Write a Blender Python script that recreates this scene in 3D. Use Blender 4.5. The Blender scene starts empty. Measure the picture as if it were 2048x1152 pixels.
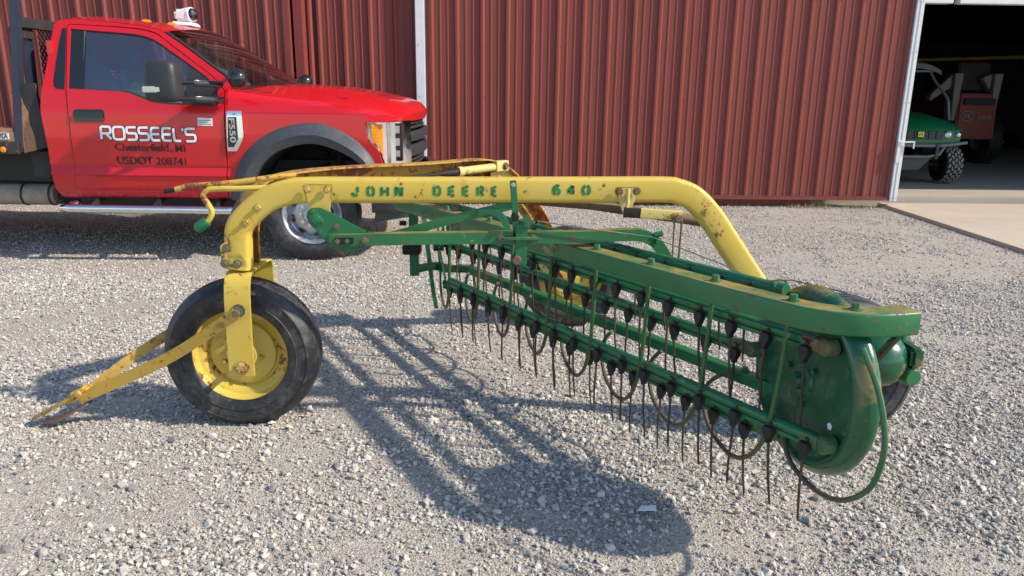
import bpy, bmesh, math, random
import numpy as np
from math import pi, sin, cos, radians
from mathutils import Vector, Matrix, Euler
from mathutils.geometry import tessellate_polygon

S = bpy.context.scene
COL = S.collection
random.seed(4)
RNG = np.random.default_rng(7)

# ------------------------------------------------------------------ camera, sky, sun, exposure
cam = bpy.data.objects.new('camera', bpy.data.cameras.new('camera'))
COL.objects.link(cam)
_r = Vector((0.9996668968, -0.0229755982, 0.0117565906))
_u = Vector((-0.0054336996, 0.2579539204, 0.9661419409))
_f = Vector((0.0252303476, 0.9658839976, -0.2577431526))
cam.matrix_world = Matrix(((_r.x, _u.x, -_f.x, 0), (_r.y, _u.y, -_f.y, 0), (_r.z, _u.z, -_f.z, 1.42), (0, 0, 0, 1)))
cam.data.sensor_width = 36
cam.data.lens = 26.19
cam.data.clip_start = 0.05
cam.data.clip_end = 1000
S.camera = cam
SUN = Vector((1.24, -0.37, 1.0)).normalized()
W = bpy.data.worlds.new('World')
S.world = W
W.use_nodes = True
wn = W.node_tree.nodes
bg = wn['Background']
sky = wn.new('ShaderNodeTexSky')
sky.sky_type = 'NISHITA'
sky.sun_disc = False
sky.sun_elevation = math.asin(SUN.z)
sky.sun_rotation = math.atan2(SUN.x, SUN.y)
sky.air_density = 1.0
sky.dust_density = .5
sky.ozone_density = 1.6
W.node_tree.links.new(sky.outputs[0], bg.inputs[0])
bg.inputs[1].default_value = 0.15
sun = bpy.data.objects.new('sun', bpy.data.lights.new('sun', 'SUN'))
COL.objects.link(sun)
sun.data.energy = 3.9
sun.data.angle = radians(1.4)
sun.data.color = (1.0, 0.90, 0.76)
sun.rotation_euler = (-SUN).to_track_quat('-Z', 'Y').to_euler()
S.view_settings.view_transform = 'Standard'
S.view_settings.look = 'None'
S.view_settings.exposure = 0.58
S.view_settings.gamma = 1.0
S.view_settings.use_curve_mapping = False

# ------------------------------------------------------------------ materials
MATS = {}


class NB:
    def __init__(s, name):
        s.m = bpy.data.materials.new(name)
        s.m.use_nodes = True
        s.t = s.m.node_tree
        s.n = s.t.nodes
        s.b = s.n['Principled BSDF']
        s.tc = s.n.new('ShaderNodeTexCoord')
        MATS[name] = s.m

    def link(s, a, b): s.t.links.new(a, b)

    def co(s, which='Object', scale=None):
        o = s.tc.outputs[which]
        if scale:
            mp = s.n.new('ShaderNodeMapping')
            mp.inputs['Scale'].default_value = scale
            s.link(o, mp.inputs[0])
            o = mp.outputs[0]
        return o

    def noise(s, scale, detail=4, rough=.6, vec=None, dist=0):
        t = s.n.new('ShaderNodeTexNoise')
        t.inputs['Scale'].default_value = scale
        t.inputs['Detail'].default_value = detail
        t.inputs['Roughness'].default_value = rough
        t.inputs['Distortion'].default_value = dist
        s.link(vec or s.co(), t.inputs['Vector'])
        return t.outputs['Fac']

    def vor(s, scale, vec=None, out='Distance', feat='F1'):
        t = s.n.new('ShaderNodeTexVoronoi')
        t.feature = feat
        t.inputs['Scale'].default_value = scale
        s.link(vec or s.co(), t.inputs['Vector'])
        return t.outputs[out]

    def ramp(s, fac, stops):
        r = s.n.new('ShaderNodeValToRGB')
        e = r.color_ramp.elements
        while len(e) < len(stops): e.new(.5)
        for k, (p, c) in enumerate(stops):
            e[k].position = p
            c = (c, c, c) if isinstance(c, (int, float)) else c
            e[k].color = (*c, 1)
        s.link(fac, r.inputs[0])
        return r.outputs[0]

    def mix(s, fac, a, b, mode='MIX'):
        m = s.n.new('ShaderNodeMix')
        m.data_type = 'RGBA'
        m.blend_type = mode
        for sock, v in ((m.inputs[0], fac), (m.inputs[6], a), (m.inputs[7], b)):
            if hasattr(v, 'is_output'): s.link(v, sock)
            elif isinstance(v, (int, float)): sock.default_value = v if sock == m.inputs[0] else (v, v, v, 1)
            else: sock.default_value = (*v, 1)
        return m.outputs[2]

    def math(s, op, a, b=0.0):
        m = s.n.new('ShaderNodeMath')
        m.operation = op
        for sock, v in zip(m.inputs, (a, b)):
            if hasattr(v, 'is_output'): s.link(v, sock)
            else: sock.default_value = v
        return m.outputs[0]

    def bump(s, h, strength=.3, dist=.01):
        b = s.n.new('ShaderNodeBump')
        b.inputs['Strength'].default_value = strength
        b.inputs['Distance'].default_value = dist
        s.link(h, b.inputs['Height'])
        s.link(b.outputs[0], s.b.inputs['Normal'])

    def set(s, **k):
        names = {'base': 'Base Color', 'rough': 'Roughness', 'metal': 'Metallic', 'coat': 'Coat Weight', 'crough': 'Coat Roughness',
                 'trans': 'Transmission Weight', 'ior': 'IOR', 'alpha': 'Alpha', 'spec': 'Specular IOR Level'}
        for key, v in k.items():
            sock = s.b.inputs[names[key]]
            if hasattr(v, 'is_output'): s.link(v, sock)
            elif isinstance(v, (int, float)): sock.default_value = v
            else: sock.default_value = (*v, 1)
        return s


def worn(name, base, faded, patch, rust=(.13, .045, .018), r_amt=.5, p_amt=.5, rough=.42, scale=1.0, streak=(1, 1, 1), coat=0.0, top=0.0, rim=None, low=None):
    """old paint: faded tone, thin patches showing an older coat, rust specks and scabs"""
    m = NB(name)
    v = m.co('Object', streak)
    n1 = m.noise(5 * scale, 6, .65, v)
    c = m.mix(m.ramp(n1, [(.35, 0), (.68, 1)]), base, faded)
    n2 = m.noise(11 * scale, 8, .7, v, .4)
    c = m.mix(m.ramp(n2, [(.66 - .14 * p_amt, 0), (.72 - .08 * p_amt, 1)]), c, patch)
    n3 = m.noise(26 * scale, 9, .72, v, .3)
    n4 = m.noise(3.1 * scale, 3, .5, v)
    rmask = m.ramp(m.math('ADD', m.math('MULTIPLY', n3, .72), m.math('MULTIPLY', n4, .34)), [(.655 - .1 * r_amt, 0), (.69 - .1 * r_amt, 1)])
    rc = m.mix(m.noise(60, 4), rust, tuple(x * 2.2 for x in rust))
    c = m.mix(rmask, c, rc)
    if low:
        lz = m.n.new('ShaderNodeSeparateXYZ')
        m.link(m.tc.outputs['Object'], lz.inputs[0])
        lm = m.math('MULTIPLY', m.ramp(lz.outputs[2], [(low[0], 1), (low[1], 0)]), m.ramp(n1, [(.30, .55), (.55, 1)]))
        c = m.mix(lm, c, m.mix(n3, (.06, .045, .032), (.12, .09, .06)))
    if rim:
        dn = m.n.new('ShaderNodeVectorMath')
        dn.operation = 'DISTANCE'
        m.link(m.tc.outputs['Object'], dn.inputs[0])
        dn.inputs[1].default_value = rim[0]
        ed = m.math('MULTIPLY', m.ramp(dn.outputs['Value'], [(rim[1], 0), (rim[2], 1)]), m.ramp(m.noise(7, 5, .7), [(.47, 0), (.58, .9)]))
        c = m.mix(ed, c, m.mix(n3, (.34, .24, .05), (.16, .13, .03)))
    if top:
        g = m.n.new('ShaderNodeNewGeometry')
        sx = m.n.new('ShaderNodeSeparateXYZ')
        m.link(g.outputs['Normal'], sx.inputs[0])
        up = m.math('MULTIPLY', m.ramp(sx.outputs[2], [(.86, 0), (.95, 1)]), m.ramp(m.math('ADD', m.math('MULTIPLY', n1, .6), m.math('MULTIPLY', n2, .4)), [(.40, 0), (.60, top)]))
        c = m.mix(up, c, m.mix(n3, patch, (.30, .16, .05)))
    m.set(base=c, rough=m.mix(rmask, m.ramp(n2, [(.3, rough - .08), (.7, rough + .14)]), .85), coat=coat)
    m.bump(m.math('ADD', m.math('MULTIPLY', rmask, .6), m.math('MULTIPLY', n3, .5)), .22, .004)
    return m.m


def plain(name, base, rough=.5, metal=0, var=.15, nscale=12, bump=.0, coat=0, **k):
    m = NB(name)
    n = m.noise(nscale, 5, .6)
    c = m.mix(m.ramp(n, [(.3, 0), (.7, 1)]), tuple(x * (1 - var) for x in base), tuple(min(1, x * (1 + var)) for x in base))
    m.set(base=c, rough=m.ramp(n, [(.3, max(0, rough - .06)), (.7, min(1, rough + .06))]), metal=metal, coat=coat, **k)
    if bump: m.bump(m.noise(nscale * 9, 4), bump, .004)
    return m.m


YEL = worn('yellow_paint', (.60, .415, .042), (.58, .44, .10), (.52, .31, .06), r_amt=.40, p_amt=.62, rough=.42)
YEL2 = worn('yellow_paint_rusty', (.52, .31, .03), (.50, .33, .07), (.34, .15, .03), r_amt=.95, p_amt=.9, rough=.55)
YELP = worn('pale_yellow_paint', (.60, .46, .13), (.58, .46, .18), (.42, .30, .09), r_amt=.45, p_amt=.3, rough=.5)
GRN = worn('green_paint', (.006, .125, .048), (.012, .15, .055), (.20, .24, .045), r_amt=.34, p_amt=.22, rough=.30, rust=(.09, .03, .012))
GRN2 = worn('green_paint_thin', (.012, .13, .045), (.03, .16, .05), (.36, .29, .07), r_amt=.46, p_amt=.17, rough=.34, rust=(.10, .04, .018), top=1.0)
GRND = worn('green_drum_paint', (.003, .078, .033), (.006, .095, .038), (.20, .17, .04), r_amt=.14, p_amt=.26, rough=.24, rust=(.05, .03, .015), coat=.25, rim=((.973, -.816, .563), .262, .284))
GRNE = worn('worn_green_casting', (.02, .12, .045), (.08, .13, .05), (.24, .20, .08), r_amt=.9, p_amt=.8, rough=.45, rust=(.12, .055, .025), scale=2)
RODM = worn('worn_rod', (.018, .105, .035), (.05, .12, .04), (.14, .12, .05), r_amt=.85, p_amt=.6, rough=.5, rust=(.09, .05, .028), low=(.28, .40))
TINE = plain('tine_steel', (.07, .048, .036), .5, .3, .4, 40)
RUB = plain('tine_rubber', (.013, .012, .013), .62, 0, .4, 60, .2)
RUSTP = plain('rusty_clamp', (.045, .026, .020), .75, .2, .5, 50, .3)
BOLT = worn('old_bolt', (.10, .09, .06), (.16, .15, .08), (.12, .06, .03), r_amt=1.0, p_amt=.6, rough=.5, scale=4)
BOLTY = worn('yellow_bolt', (.50, .33, .06), (.5, .38, .12), (.3, .14, .04), r_amt=.9, p_amt=.8, rough=.5, scale=4)
BOLTG = worn('green_bolt', (.02, .13, .05), (.05, .15, .05), (.2, .18, .05), r_amt=.8, p_amt=.7, rough=.4, scale=4)
LETG = plain('stencil_green', (.012, .17, .045), .6, 0, .35, 60)
IRON = plain('dark_iron', (.02, .016, .014), .7, .3, .5, 20, .3)
WIRE = plain('wire_steel', (.35, .33, .3), .4, .9, .2, 30)
DKPIPE = worn('primered_pipe', (.13, .085, .06), (.20, .15, .09), (.35, .27, .09), r_amt=.8, p_amt=.5, rough=.6)


def tyre_mat(name, dust=.5):
    m = NB(name)
    n = m.noise(6, 7, .7)
    n2 = m.noise(34, 6, .75)
    d = m.ramp(m.math('ADD', m.math('MULTIPLY', n, .6), m.math('MULTIPLY', n2, .45)), [(.50, 0), (.70, dust)])
    c = m.mix(d, (.016, .017, .02), (.17, .165, .155))
    m.set(base=c, rough=m.mix(d, .5, .9))
    m.bump(n2, .25, .004)
    return m.m


TYRE = tyre_mat('old_tyre', .62)
TYRET = tyre_mat('truck_tyre', .55)


def siding_mat(name, base):
    m = NB(name)
    v = m.co('Object', (1, 1, .12))
    n = m.noise(2.2, 5, .6, v)
    fl = m.noise(20, 6, .7, v)
    low = m.n.new('ShaderNodeSeparateXYZ')
    m.link(m.tc.outputs['Object'], low.inputs[0])
    c = m.mix(m.ramp(n, [(.3, 0), (.7, 1)]), tuple(x * .92 for x in base), tuple(x * 1.08 for x in base))
    splash = m.math('MULTIPLY', m.ramp(low.outputs[2], [(.0, 1), (.45, 0)]), m.ramp(fl, [(.45, 0), (.75, .55)]))
    c = m.mix(splash, c, (.22, .15, .11))
    m.set(base=c, rough=m.ramp(fl, [(.3, .46), (.7, .58)]), spec=.3)
    m.bump(m.noise(3, 3, .5, m.co('Object', (1, 1, .4))), .06, .02)
    return m.m


SIDING = siding_mat('red_siding', (.205, .048, .038))
SIDING2 = siding_mat('red_siding_older', (.190, .044, .036))
TRIMW = plain('white_trim_steel', (.66, .68, .70), .4, 0, .06, 6)
GALV = plain('galvanised', (.42, .44, .46), .42, .7, .15, 20)


def truck_paint():
    m = NB('truck_red_paint')
    n = m.noise(14, 7, .7)
    low = m.n.new('ShaderNodeSeparateXYZ')
    m.link(m.tc.outputs['Object'], low.inputs[0])
    dust = m.math('MULTIPLY', m.ramp(low.outputs[2], [(.50, 1), (.66, 0)]), m.ramp(m.noise(38, 8, .75), [(.48, 0), (.66, .6)]))
    dust2 = m.ramp(m.math('ADD', m.math('MULTIPLY', m.noise(70, 7, .8), .5), m.math('MULTIPLY', m.noise(3, 3), .5)), [(.60, 0), (.70, .12)])
    c = m.mix(dust2, (.56, .004, .008), (.45, .09, .08))
    c = m.mix(dust, c, (.42, .22, .19))
    m.set(base=c, rough=m.mix(dust, m.ramp(n, [(.3, .26), (.7, .34)]), .8), coat=.55, crough=.03)
    return m.m


RED = truck_paint()
BLKP = plain('black_plastic', (.028, .03, .033), .5, 0, .2, 60, .15)
FLARE = plain('grey_flare_plastic', (.055, .062, .072), .55, 0, .2, 40, .12)
BLKG = plain('gloss_black', (.012, .013, .016), .16, 0, .1, 10, 0, .5)
CHROME = plain('chrome', (.78, .80, .82), .09, 1, .04, 8)
SILV = plain('steel_wheel', (.44, .46, .50), .38, .75, .25, 14)
AMB = plain('amber_lens', (.75, .26, .01), .18, 0, .2, 60)
LENS = plain('clear_lamp', (.55, .58, .60), .1, .6, .15, 60)
WHT = plain('white_plastic', (.78, .76, .76), .4, 0, .06, 9)
WHTL = plain('white_lettering', (.80, .82, .84), .45, 0, .03, 9)
BLKL = plain('black_lettering', (.016, .012, .012), .5, 0, .1, 9)
BLUEBLK = worn('rack_paint', (.018, .028, .05), (.03, .04, .065), (.06, .055, .05), r_amt=.25, p_amt=.4, rough=.35, rust=(.10, .05, .03))
BLKRUST = worn('bed_black', (.022, .022, .024), (.035, .033, .033), (.05, .045, .04), r_amt=.4, p_amt=.5, rough=.6, rust=(.10, .05, .03))
RUSTPL = worn('rust_plate', (.33, .17, .08), (.40, .23, .12), (.24, .10, .045), r_amt=.7, p_amt=.7, rough=.85, scale=2.5, rust=(.16, .07, .035))
CHASS = plain('chassis_black', (.020, .020, .020), .65, .1, .4, 14, .3)
ALU = plain('dusty_aluminium', (.32, .275, .225), .65, .25, .25, 12, .15)
SEAT = plain('seat_vinyl', (.24, .27, .29), .7, 0, .2, 12)
VEST = plain('hi_vis_cloth', (.42, .55, .07), .8, 0, .2, 14, .2)
PAPER = plain('sticker_paper', (.72, .74, .75), .5, 0, .05, 30)


def glass(name, tint, rough=.02, refl=.03):
    m = NB(name)
    m.n.remove(m.b)
    out = m.n['Material Output']
    tr = m.n.new('ShaderNodeBsdfTransparent')
    tr.inputs[0].default_value = (*tint, 1)
    gl = m.n.new('ShaderNodeBsdfGlossy')
    gl.inputs['Roughness'].default_value = rough
    fr = m.n.new('ShaderNodeFresnel')
    fr.inputs[0].default_value = 1.5
    mx = m.n.new('ShaderNodeMixShader')
    m.link(m.math('ADD', fr.outputs[0], refl), mx.inputs[0])
    m.link(tr.outputs[0], mx.inputs[1])
    m.link(gl.outputs[0], mx.inputs[2])
    m.link(mx.outputs[0], out.inputs[0])
    return m.m


GLS = glass('side_glass', (.62, .74, .78), refl=.22)
GLW = glass('windscreen_glass', (.58, .72, .68), refl=.24)


def concrete(name, a, b):
    m = NB(name)
    n = m.noise(1.3, 6, .6)
    f = m.noise(40, 6, .7)
    st = m.noise(3.0, 6, .6, m.co('Object', (.35, 1.6, 1)), .8)
    c = m.mix(m.ramp(n, [(.3, 0), (.7, 1)]), a, b)
    c = m.mix(m.ramp(st, [(.55, 0), (.75, .35)]), c, tuple(x * .62 for x in a))
    c = m.mix(m.ramp(f, [(.60, 0), (.75, .3)]), c, (.12, .10, .08))
    m.set(base=c, rough=.9)
    m.bump(f, .25, .006)
    return m.m


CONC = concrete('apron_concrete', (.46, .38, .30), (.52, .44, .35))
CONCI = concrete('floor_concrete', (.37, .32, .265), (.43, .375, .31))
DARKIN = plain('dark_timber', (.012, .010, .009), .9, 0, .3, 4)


def ground_mat():
    m = NB('gravel_fines')
    v = m.co('Object')
    big = m.noise(.55, 4, .6, v)
    n = m.noise(5, 6, .65, v)
    f = m.noise(120, 7, .75, v)
    cell = m.n.new('ShaderNodeTexVoronoi')
    cell.inputs['Scale'].default_value = 95
    m.link(v, cell.inputs['Vector'])
    cell2 = m.n.new('ShaderNodeTexVoronoi')
    cell2.inputs['Scale'].default_value = 210
    m.link(v, cell2.inputs['Vector'])
    sx = m.n.new('ShaderNodeSeparateColor')
    m.link(cell.outputs['Color'], sx.inputs[0])
    c = m.mix(m.ramp(n, [(.3, 0), (.7, 1)]), (.44, .38, .305), (.54, .475, .39))
    c = m.mix(m.ramp(big, [(.42, 0), (.62, .6)]), c, (.40, .35, .29))
    stone = m.ramp(sx.outputs[0], [(0, (.22, .21, .20)), (.4, (.40, .375, .34)), (.75, (.55, .51, .46)), (1, (.66, .63, .57))])
    c = m.mix(m.ramp(sx.outputs[1], [(.35, 0), (.45, .75)]), c, stone)
    c = m.mix(m.ramp(f, [(.25, .5), (.55, 0)]), c, (.16, .135, .11))  # low spots of the bump darkened: crevice shade put into the colour
    m.set(base=c, rough=.95, spec=.2)
    h = m.math('ADD', m.math('MULTIPLY', m.ramp(cell.outputs['Distance'], [(0, 1), (.6, 0)]), .7),
               m.math('MULTIPLY', m.ramp(cell2.outputs['Distance'], [(0, 1), (.6, 0)]), .4))
    m.bump(m.math('ADD', h, m.math('MULTIPLY', f, .5)), .9, .007)
    return m.m


GROUND = ground_mat()


def stone_mat():
    m = NB('crushed_limestone')
    oi = m.n.new('ShaderNodeObjectInfo')
    c = m.ramp(oi.outputs['Random'], [(0, (.15, .15, .16)), (.12, (.26, .255, .25)), (.32, (.42, .395, .355)), (.55, (.55, .515, .455)),
                                      (.80, (.60, .565, .50)), (.95, (.66, .64, .59)), (1.0, (.46, .36, .27))])
    n = m.noise(70, 6, .7)
    c = m.mix(m.ramp(n, [(.35, .45), (.65, 0)]), c, (.34, .29, .24))
    m.set(base=c, rough=.9, spec=.25)
    m.bump(m.noise(160, 5, .7), .4, .002)
    return m.m


STONE = stone_mat()

# ------------------------------------------------------------------ object helpers
ORG = {}


def thing(name, label, cat, loc=(0, 0, 0), group=None):
    o = bpy.data.objects.new(name, None)
    COL.objects.link(o)
    o.location = loc
    o.empty_display_size = .1
    o['label'] = label
    o['category'] = cat
    if group: o['group'] = group
    ORG[o] = Vector(loc)
    return o


class MB:
    """collects faces in world coordinates; build() links them as ONE mesh object below its parent"""

    def __init__(s):
        s.v = []
        s.f = []

    def add(s, vs, fs):
        k = len(s.v)
        s.v += [tuple(p) for p in vs]
        s.f += [tuple(i + k for i in f) for f in fs]
        return s

    def box(s, a, b):
        (x0, y0, z0), (x1, y1, z1) = a, b
        vs = [(x, y, z) for z in (z0, z1) for y in (y0, y1) for x in (x0, x1)]
        return s.add(vs, [(0, 2, 3, 1), (4, 5, 7, 6), (0, 1, 5, 4), (2, 6, 7, 3), (0, 4, 6, 2), (1, 3, 7, 5)])

    def hexa(s, bot, top):
        n = len(bot)
        fs = [tuple(range(n))[::-1], tuple(range(n, 2 * n))] + [(i, (i + 1) % n, n + (i + 1) % n, n + i) for i in range(n)]
        return s.add(list(bot) + list(top), fs)

    def sweep(s, path, prof, B, close=True, caps=True):
        """prof (a, b): a along the in-plane normal, b along the fixed binormal B"""
        P = [Vector(p) for p in path]
        B = Vector(B).normalized()
        n = len(prof)
        vs = []
        for i, p in enumerate(P):
            t0 = (P[i] - P[i - 1]).normalized() if i else None
            t1 = (P[i + 1] - P[i]).normalized() if i < len(P) - 1 else None
            t = ((t0 or t1) + (t1 or t0)).normalized()
            k = 1.0
            if t0 and t1: k = 1 / max(.5, t.dot(t0))
            nn = B.cross(t).normalized()
            vs += [p + nn * (a * k) + B * b for a, b in prof]
        fs = []
        for i in range(len(P) - 1):
            for j in range(n if close else n - 1):
                a, b = i * n + j, i * n + (j + 1) % n
                fs.append((a, b, b + n, a + n))
        if caps and close:
            fs += [tuple(range(n))[::-1], tuple(range((len(P) - 1) * n, len(P) * n))]
        return s.add(vs, fs)

    def bar(s, path, w, h, B, r=0):
        """rectangular bar: w along in-plane normal, h along B, rounded corners r"""
        if r <= 0:
            prof = [(-w / 2, -h / 2), (w / 2, -h / 2), (w / 2, h / 2), (-w / 2, h / 2)]
        else:
            prof = []
            for cx, cy, a0 in ((w / 2 - r, -h / 2 + r, -90), (w / 2 - r, h / 2 - r, 0), (-w / 2 + r, h / 2 - r, 90), (-w / 2 + r, -h / 2 + r, 180)):
                for k in range(4):
                    a = radians(a0 + 30 * k)
                    prof.append((cx + r * cos(a), cy + r * sin(a)))
        return s.sweep(path, prof, B)

    def tube(s, path, r, n=8, caps=True):
        P = [Vector(p) for p in path]
        rs = r if isinstance(r, (list, tuple)) else [r] * len(P)
        vs = []
        ref = None
        for i, p in enumerate(P):
            t = (P[min(i + 1, len(P) - 1)] - P[max(i - 1, 0)]).normalized()
            if ref is None:
                ref = t.orthogonal().normalized()
            ref = (ref - t * ref.dot(t)).normalized()
            b = t.cross(ref)
            vs += [p + (ref * cos(2 * pi * k / n) + b * sin(2 * pi * k / n)) * rs[i] for k in range(n)]
        fs = [(i * n + k, i * n + (k + 1) % n, (i + 1) * n + (k + 1) % n, (i + 1) * n + k) for i in range(len(P) - 1) for k in range(n)]
        if caps: fs += [tuple(range(n))[::-1], tuple(range((len(P) - 1) * n, len(P) * n))]
        return s.add(vs, fs)

    def lathe(s, prof, c, axis, n=32, wob=None):
        """prof (r, d): radius and offset along the axis"""
        A = Vector(axis).normalized()
        e1 = A.orthogonal().normalized()
        if abs(A.z) < .9: e1 = (Vector((0, 0, 1)) - A * A.z).normalized()
        e2 = A.cross(e1)
        c = Vector(c)
        m = len(prof)
        vs = []
        for k in range(n):
            a = 2 * pi * k / n
            d = e1 * cos(a) + e2 * sin(a)
            vs += [c + d * max(r, 1e-4) + A * o for r, o in prof]
        fs = [(k * m + j, k * m + j + 1, ((k + 1) % n) * m + j + 1, ((k + 1) % n) * m + j) for k in range(n) for j in range(m - 1)]
        return s.add(vs, fs)

    def plate(s, poly, n, t):
        """flat polygon (3D points) thickened by t along -n (n points to the viewer side)"""
        n = Vector(n).normalized()
        bot = [Vector(p) - n * t for p in poly]
        return s.hexa(bot, [Vector(p) for p in poly])

    def hexbolt(s, p, n, r, h):
        n = Vector(n).normalized()
        e = n.orthogonal().normalized()
        b = n.cross(e)
        p = Vector(p)
        ring = lambda rr, o, m=6: [p + n * o + (e * cos(2 * pi * k / m) + b * sin(2 * pi * k / m)) * rr for k in range(m)]
        s.hexa(ring(r * 1.5, 0, 10), ring(r * 1.5, h * .18, 10))
        return s.hexa(ring(r, h * .18), ring(r * .93, h))

    def ribbon(s, pts, w, place, closed=False):
        """flat stroke of width w through 2D points, mapped to space by place(x, y)"""
        P = [Vector(p) for p in pts]
        L, R = [], []
        m = len(P)
        for i in range(m):
            a = P[i - 1] if (i or closed) else None
            b = P[(i + 1) % m] if (i < m - 1 or closed) else None
            t0 = (P[i] - a).normalized() if a is not None else None
            t1 = (b - P[i]).normalized() if b is not None else None
            t = ((t0 or t1) + (t1 or t0)).normalized()
            k = 1 / max(.6, t.dot(t0 or t1))
            nn = Vector((-t.y, t.x)) * (w / 2 * k)
            L.append(P[i] + nn)
            R.append(P[i] - nn)
        vs = [place(*q) for pr_ in zip(L, R) for q in pr_]
        fs = [(2 * i, 2 * i + 1, 2 * i + 3, 2 * i + 2) for i in range(m - 1)]
        if closed: fs.append((2 * m - 2, 2 * m - 1, 1, 0))
        return s.add(vs, fs)

    def build(s, name, mat, parent=None, smooth=35, bevel=0, kind=None, label=None, recalc=True):
        o0 = ORG.get(parent, Vector((0, 0, 0)))
        me = bpy.data.meshes.new(name)
        me.from_pydata([(p[0] - o0.x, p[1] - o0.y, p[2] - o0.z) for p in s.v], [], s.f)
        if recalc or bevel:
            bm = bmesh.new()
            bm.from_mesh(me)
            if recalc: bmesh.ops.recalc_face_normals(bm, faces=bm.faces)
            if bevel:
                ed = [e for e in bm.edges if len(e.link_faces) == 2 and e.calc_face_angle(0) > radians(40)]
                bmesh.ops.bevel(bm, geom=ed, offset=bevel, segments=2, affect='EDGES', clamp_overlap=True)
            bm.to_mesh(me)
            bm.free()
        if smooth:
            me.polygons.foreach_set('use_smooth', [True] * len(me.polygons))
            me.set_sharp_from_angle(angle=radians(smooth))
        me.materials.append(mat)
        o = bpy.data.objects.new(name, me)
        COL.objects.link(o)
        if parent is not None:
            o.parent = parent
        ORG[o] = o0
        if kind: o['kind'] = kind
        if label: o['label'] = label
        return o


def tag(o, label, cat, group=None):
    o['label'] = label
    o['category'] = cat
    if group: o['group'] = group
    return o


def smooth_path(pts, n=6):
    P = [Vector(p) for p in pts]
    Q = [P[0] * 2 - P[1]] + P + [P[-1] * 2 - P[-2]]
    out = []
    for i in range(1, len(Q) - 2):
        a, b, c, d = Q[i - 1:i + 3]
        for k in range(n):
            t = k / n
            out.append(.5 * ((2 * b) + (c - a) * t + (2 * a - 5 * b + 4 * c - d) * t * t + (3 * b - a - 3 * c + d) * t ** 3))
    out.append(P[-1])
    return out


def chaikin(pts, closed=False, it=2):
    P = [Vector(p) for p in pts]
    for _ in range(it):
        Q = []
        m = len(P)
        for i in range(m if closed else m - 1):
            a, b = P[i], P[(i + 1) % m]
            Q += [a * .75 + b * .25, a * .25 + b * .75]
        P = Q if closed else [P[0]] + Q + [P[-1]]
    return P


def font_mesh(name, body, mat, parent, origin, ex, ey, box_w, box_h, bold=0.0, depth=0.0):
    """flat lettering scaled to a box: origin = lower left, ex / ey unit directions"""
    cu = bpy.data.curves.new(name, 'FONT')
    cu.body = body
    cu.offset = bold
    cu.resolution_u = 3
    tmp = bpy.data.objects.new('lettering_source', cu)
    me = bpy.data.meshes.new_from_object(tmp)
    bpy.data.objects.remove(tmp)
    co = np.empty(len(me.vertices) * 3)
    me.vertices.foreach_get('co', co)
    co = co.reshape(-1, 3)
    mn, mx = co.min(0), co.max(0)
    o0 = ORG.get(parent, Vector((0, 0, 0)))
    O, X, Y = np.array(origin) - np.array(o0), np.array(ex), np.array(ey)
    p = O + ((co[:, :1] - mn[0]) / (mx[0] - mn[0]) * box_w) * X + ((co[:, 1:2] - mn[1]) / (mx[1] - mn[1]) * box_h) * Y
    me.vertices.foreach_set('co', p.ravel())
    me.materials.clear()
    me.materials.append(mat)
    me.name = name
    o = bpy.data.objects.new(name, me)
    COL.objects.link(o)
    o.parent = parent
    ORG[o] = o0
    return o


# ------------------------------------------------------------------ ground, apron
def struct(o):
    o['kind'] = 'structure'
    return o


struct(MB().add([(-150, -120, 0), (150, -120, 0), (150, 150, 0), (-150, 150, 0)], [(0, 1, 2, 3)]).build('ground', GROUND, smooth=0))
a_pts = [(5.035, 9.62), (4.90, 6.2), (4.72, 2.0), (4.6, -6.0), (14, -6.0), (14, 9.62)]
struct(MB().hexa([(x, y, -.1) for x, y in a_pts], [(x, y, .040) for x, y in a_pts]).build('apron', CONC, bevel=.008))
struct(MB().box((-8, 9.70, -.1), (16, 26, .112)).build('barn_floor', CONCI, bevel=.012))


# loose stones: small crushed-limestone shapes scattered over the fines by size class
def stone_mesh(k):
    r = random.Random(k)
    bm = bmesh.new()
    sx, sy, sz = r.uniform(.85, 1.3), r.uniform(.65, 1.0), r.uniform(.5, .8)
    for _ in range(15):
        v = Vector((r.gauss(0, 1), r.gauss(0, 1), r.gauss(0, 1))).normalized() * r.uniform(.82, 1.08)
        bm.verts.new((v.x * sx, v.y * sy, v.z * sz))
    res = bmesh.ops.convex_hull(bm, input=bm.verts)
    bmesh.ops.delete(bm, geom=[g for g in res['geom_interior'] if isinstance(g, bmesh.types.BMVert)], context='VERTS')
    me = bpy.data.meshes.new('stone_shape')
    bm.to_mesh(me)
    bm.free()
    me.materials.append(STONE)
    return bpy.data.objects.new('stone_shape', me)


stones = bpy.data.collections.new('stone_shapes')
for k in range(10): stones.objects.link(stone_mesh(k + 3))


def vnoise(x, y, s, seed):
    rg = np.random.default_rng(seed)
    g = rg.random((64, 64))
    xi, yi = x / s, y / s
    x0, y0 = np.floor(xi).astype(int), np.floor(yi).astype(int)
    fx, fy = xi - x0, yi - y0
    fx, fy = fx * fx * (3 - 2 * fx), fy * fy * (3 - 2 * fy)
    a = lambda i, j: g[(x0 + i) % 64, (y0 + j) % 64]
    return (a(0, 0) * (1 - fx) + a(1, 0) * fx) * (1 - fy) + (a(0, 1) * (1 - fx) + a(1, 1) * fx) * fy


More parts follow.
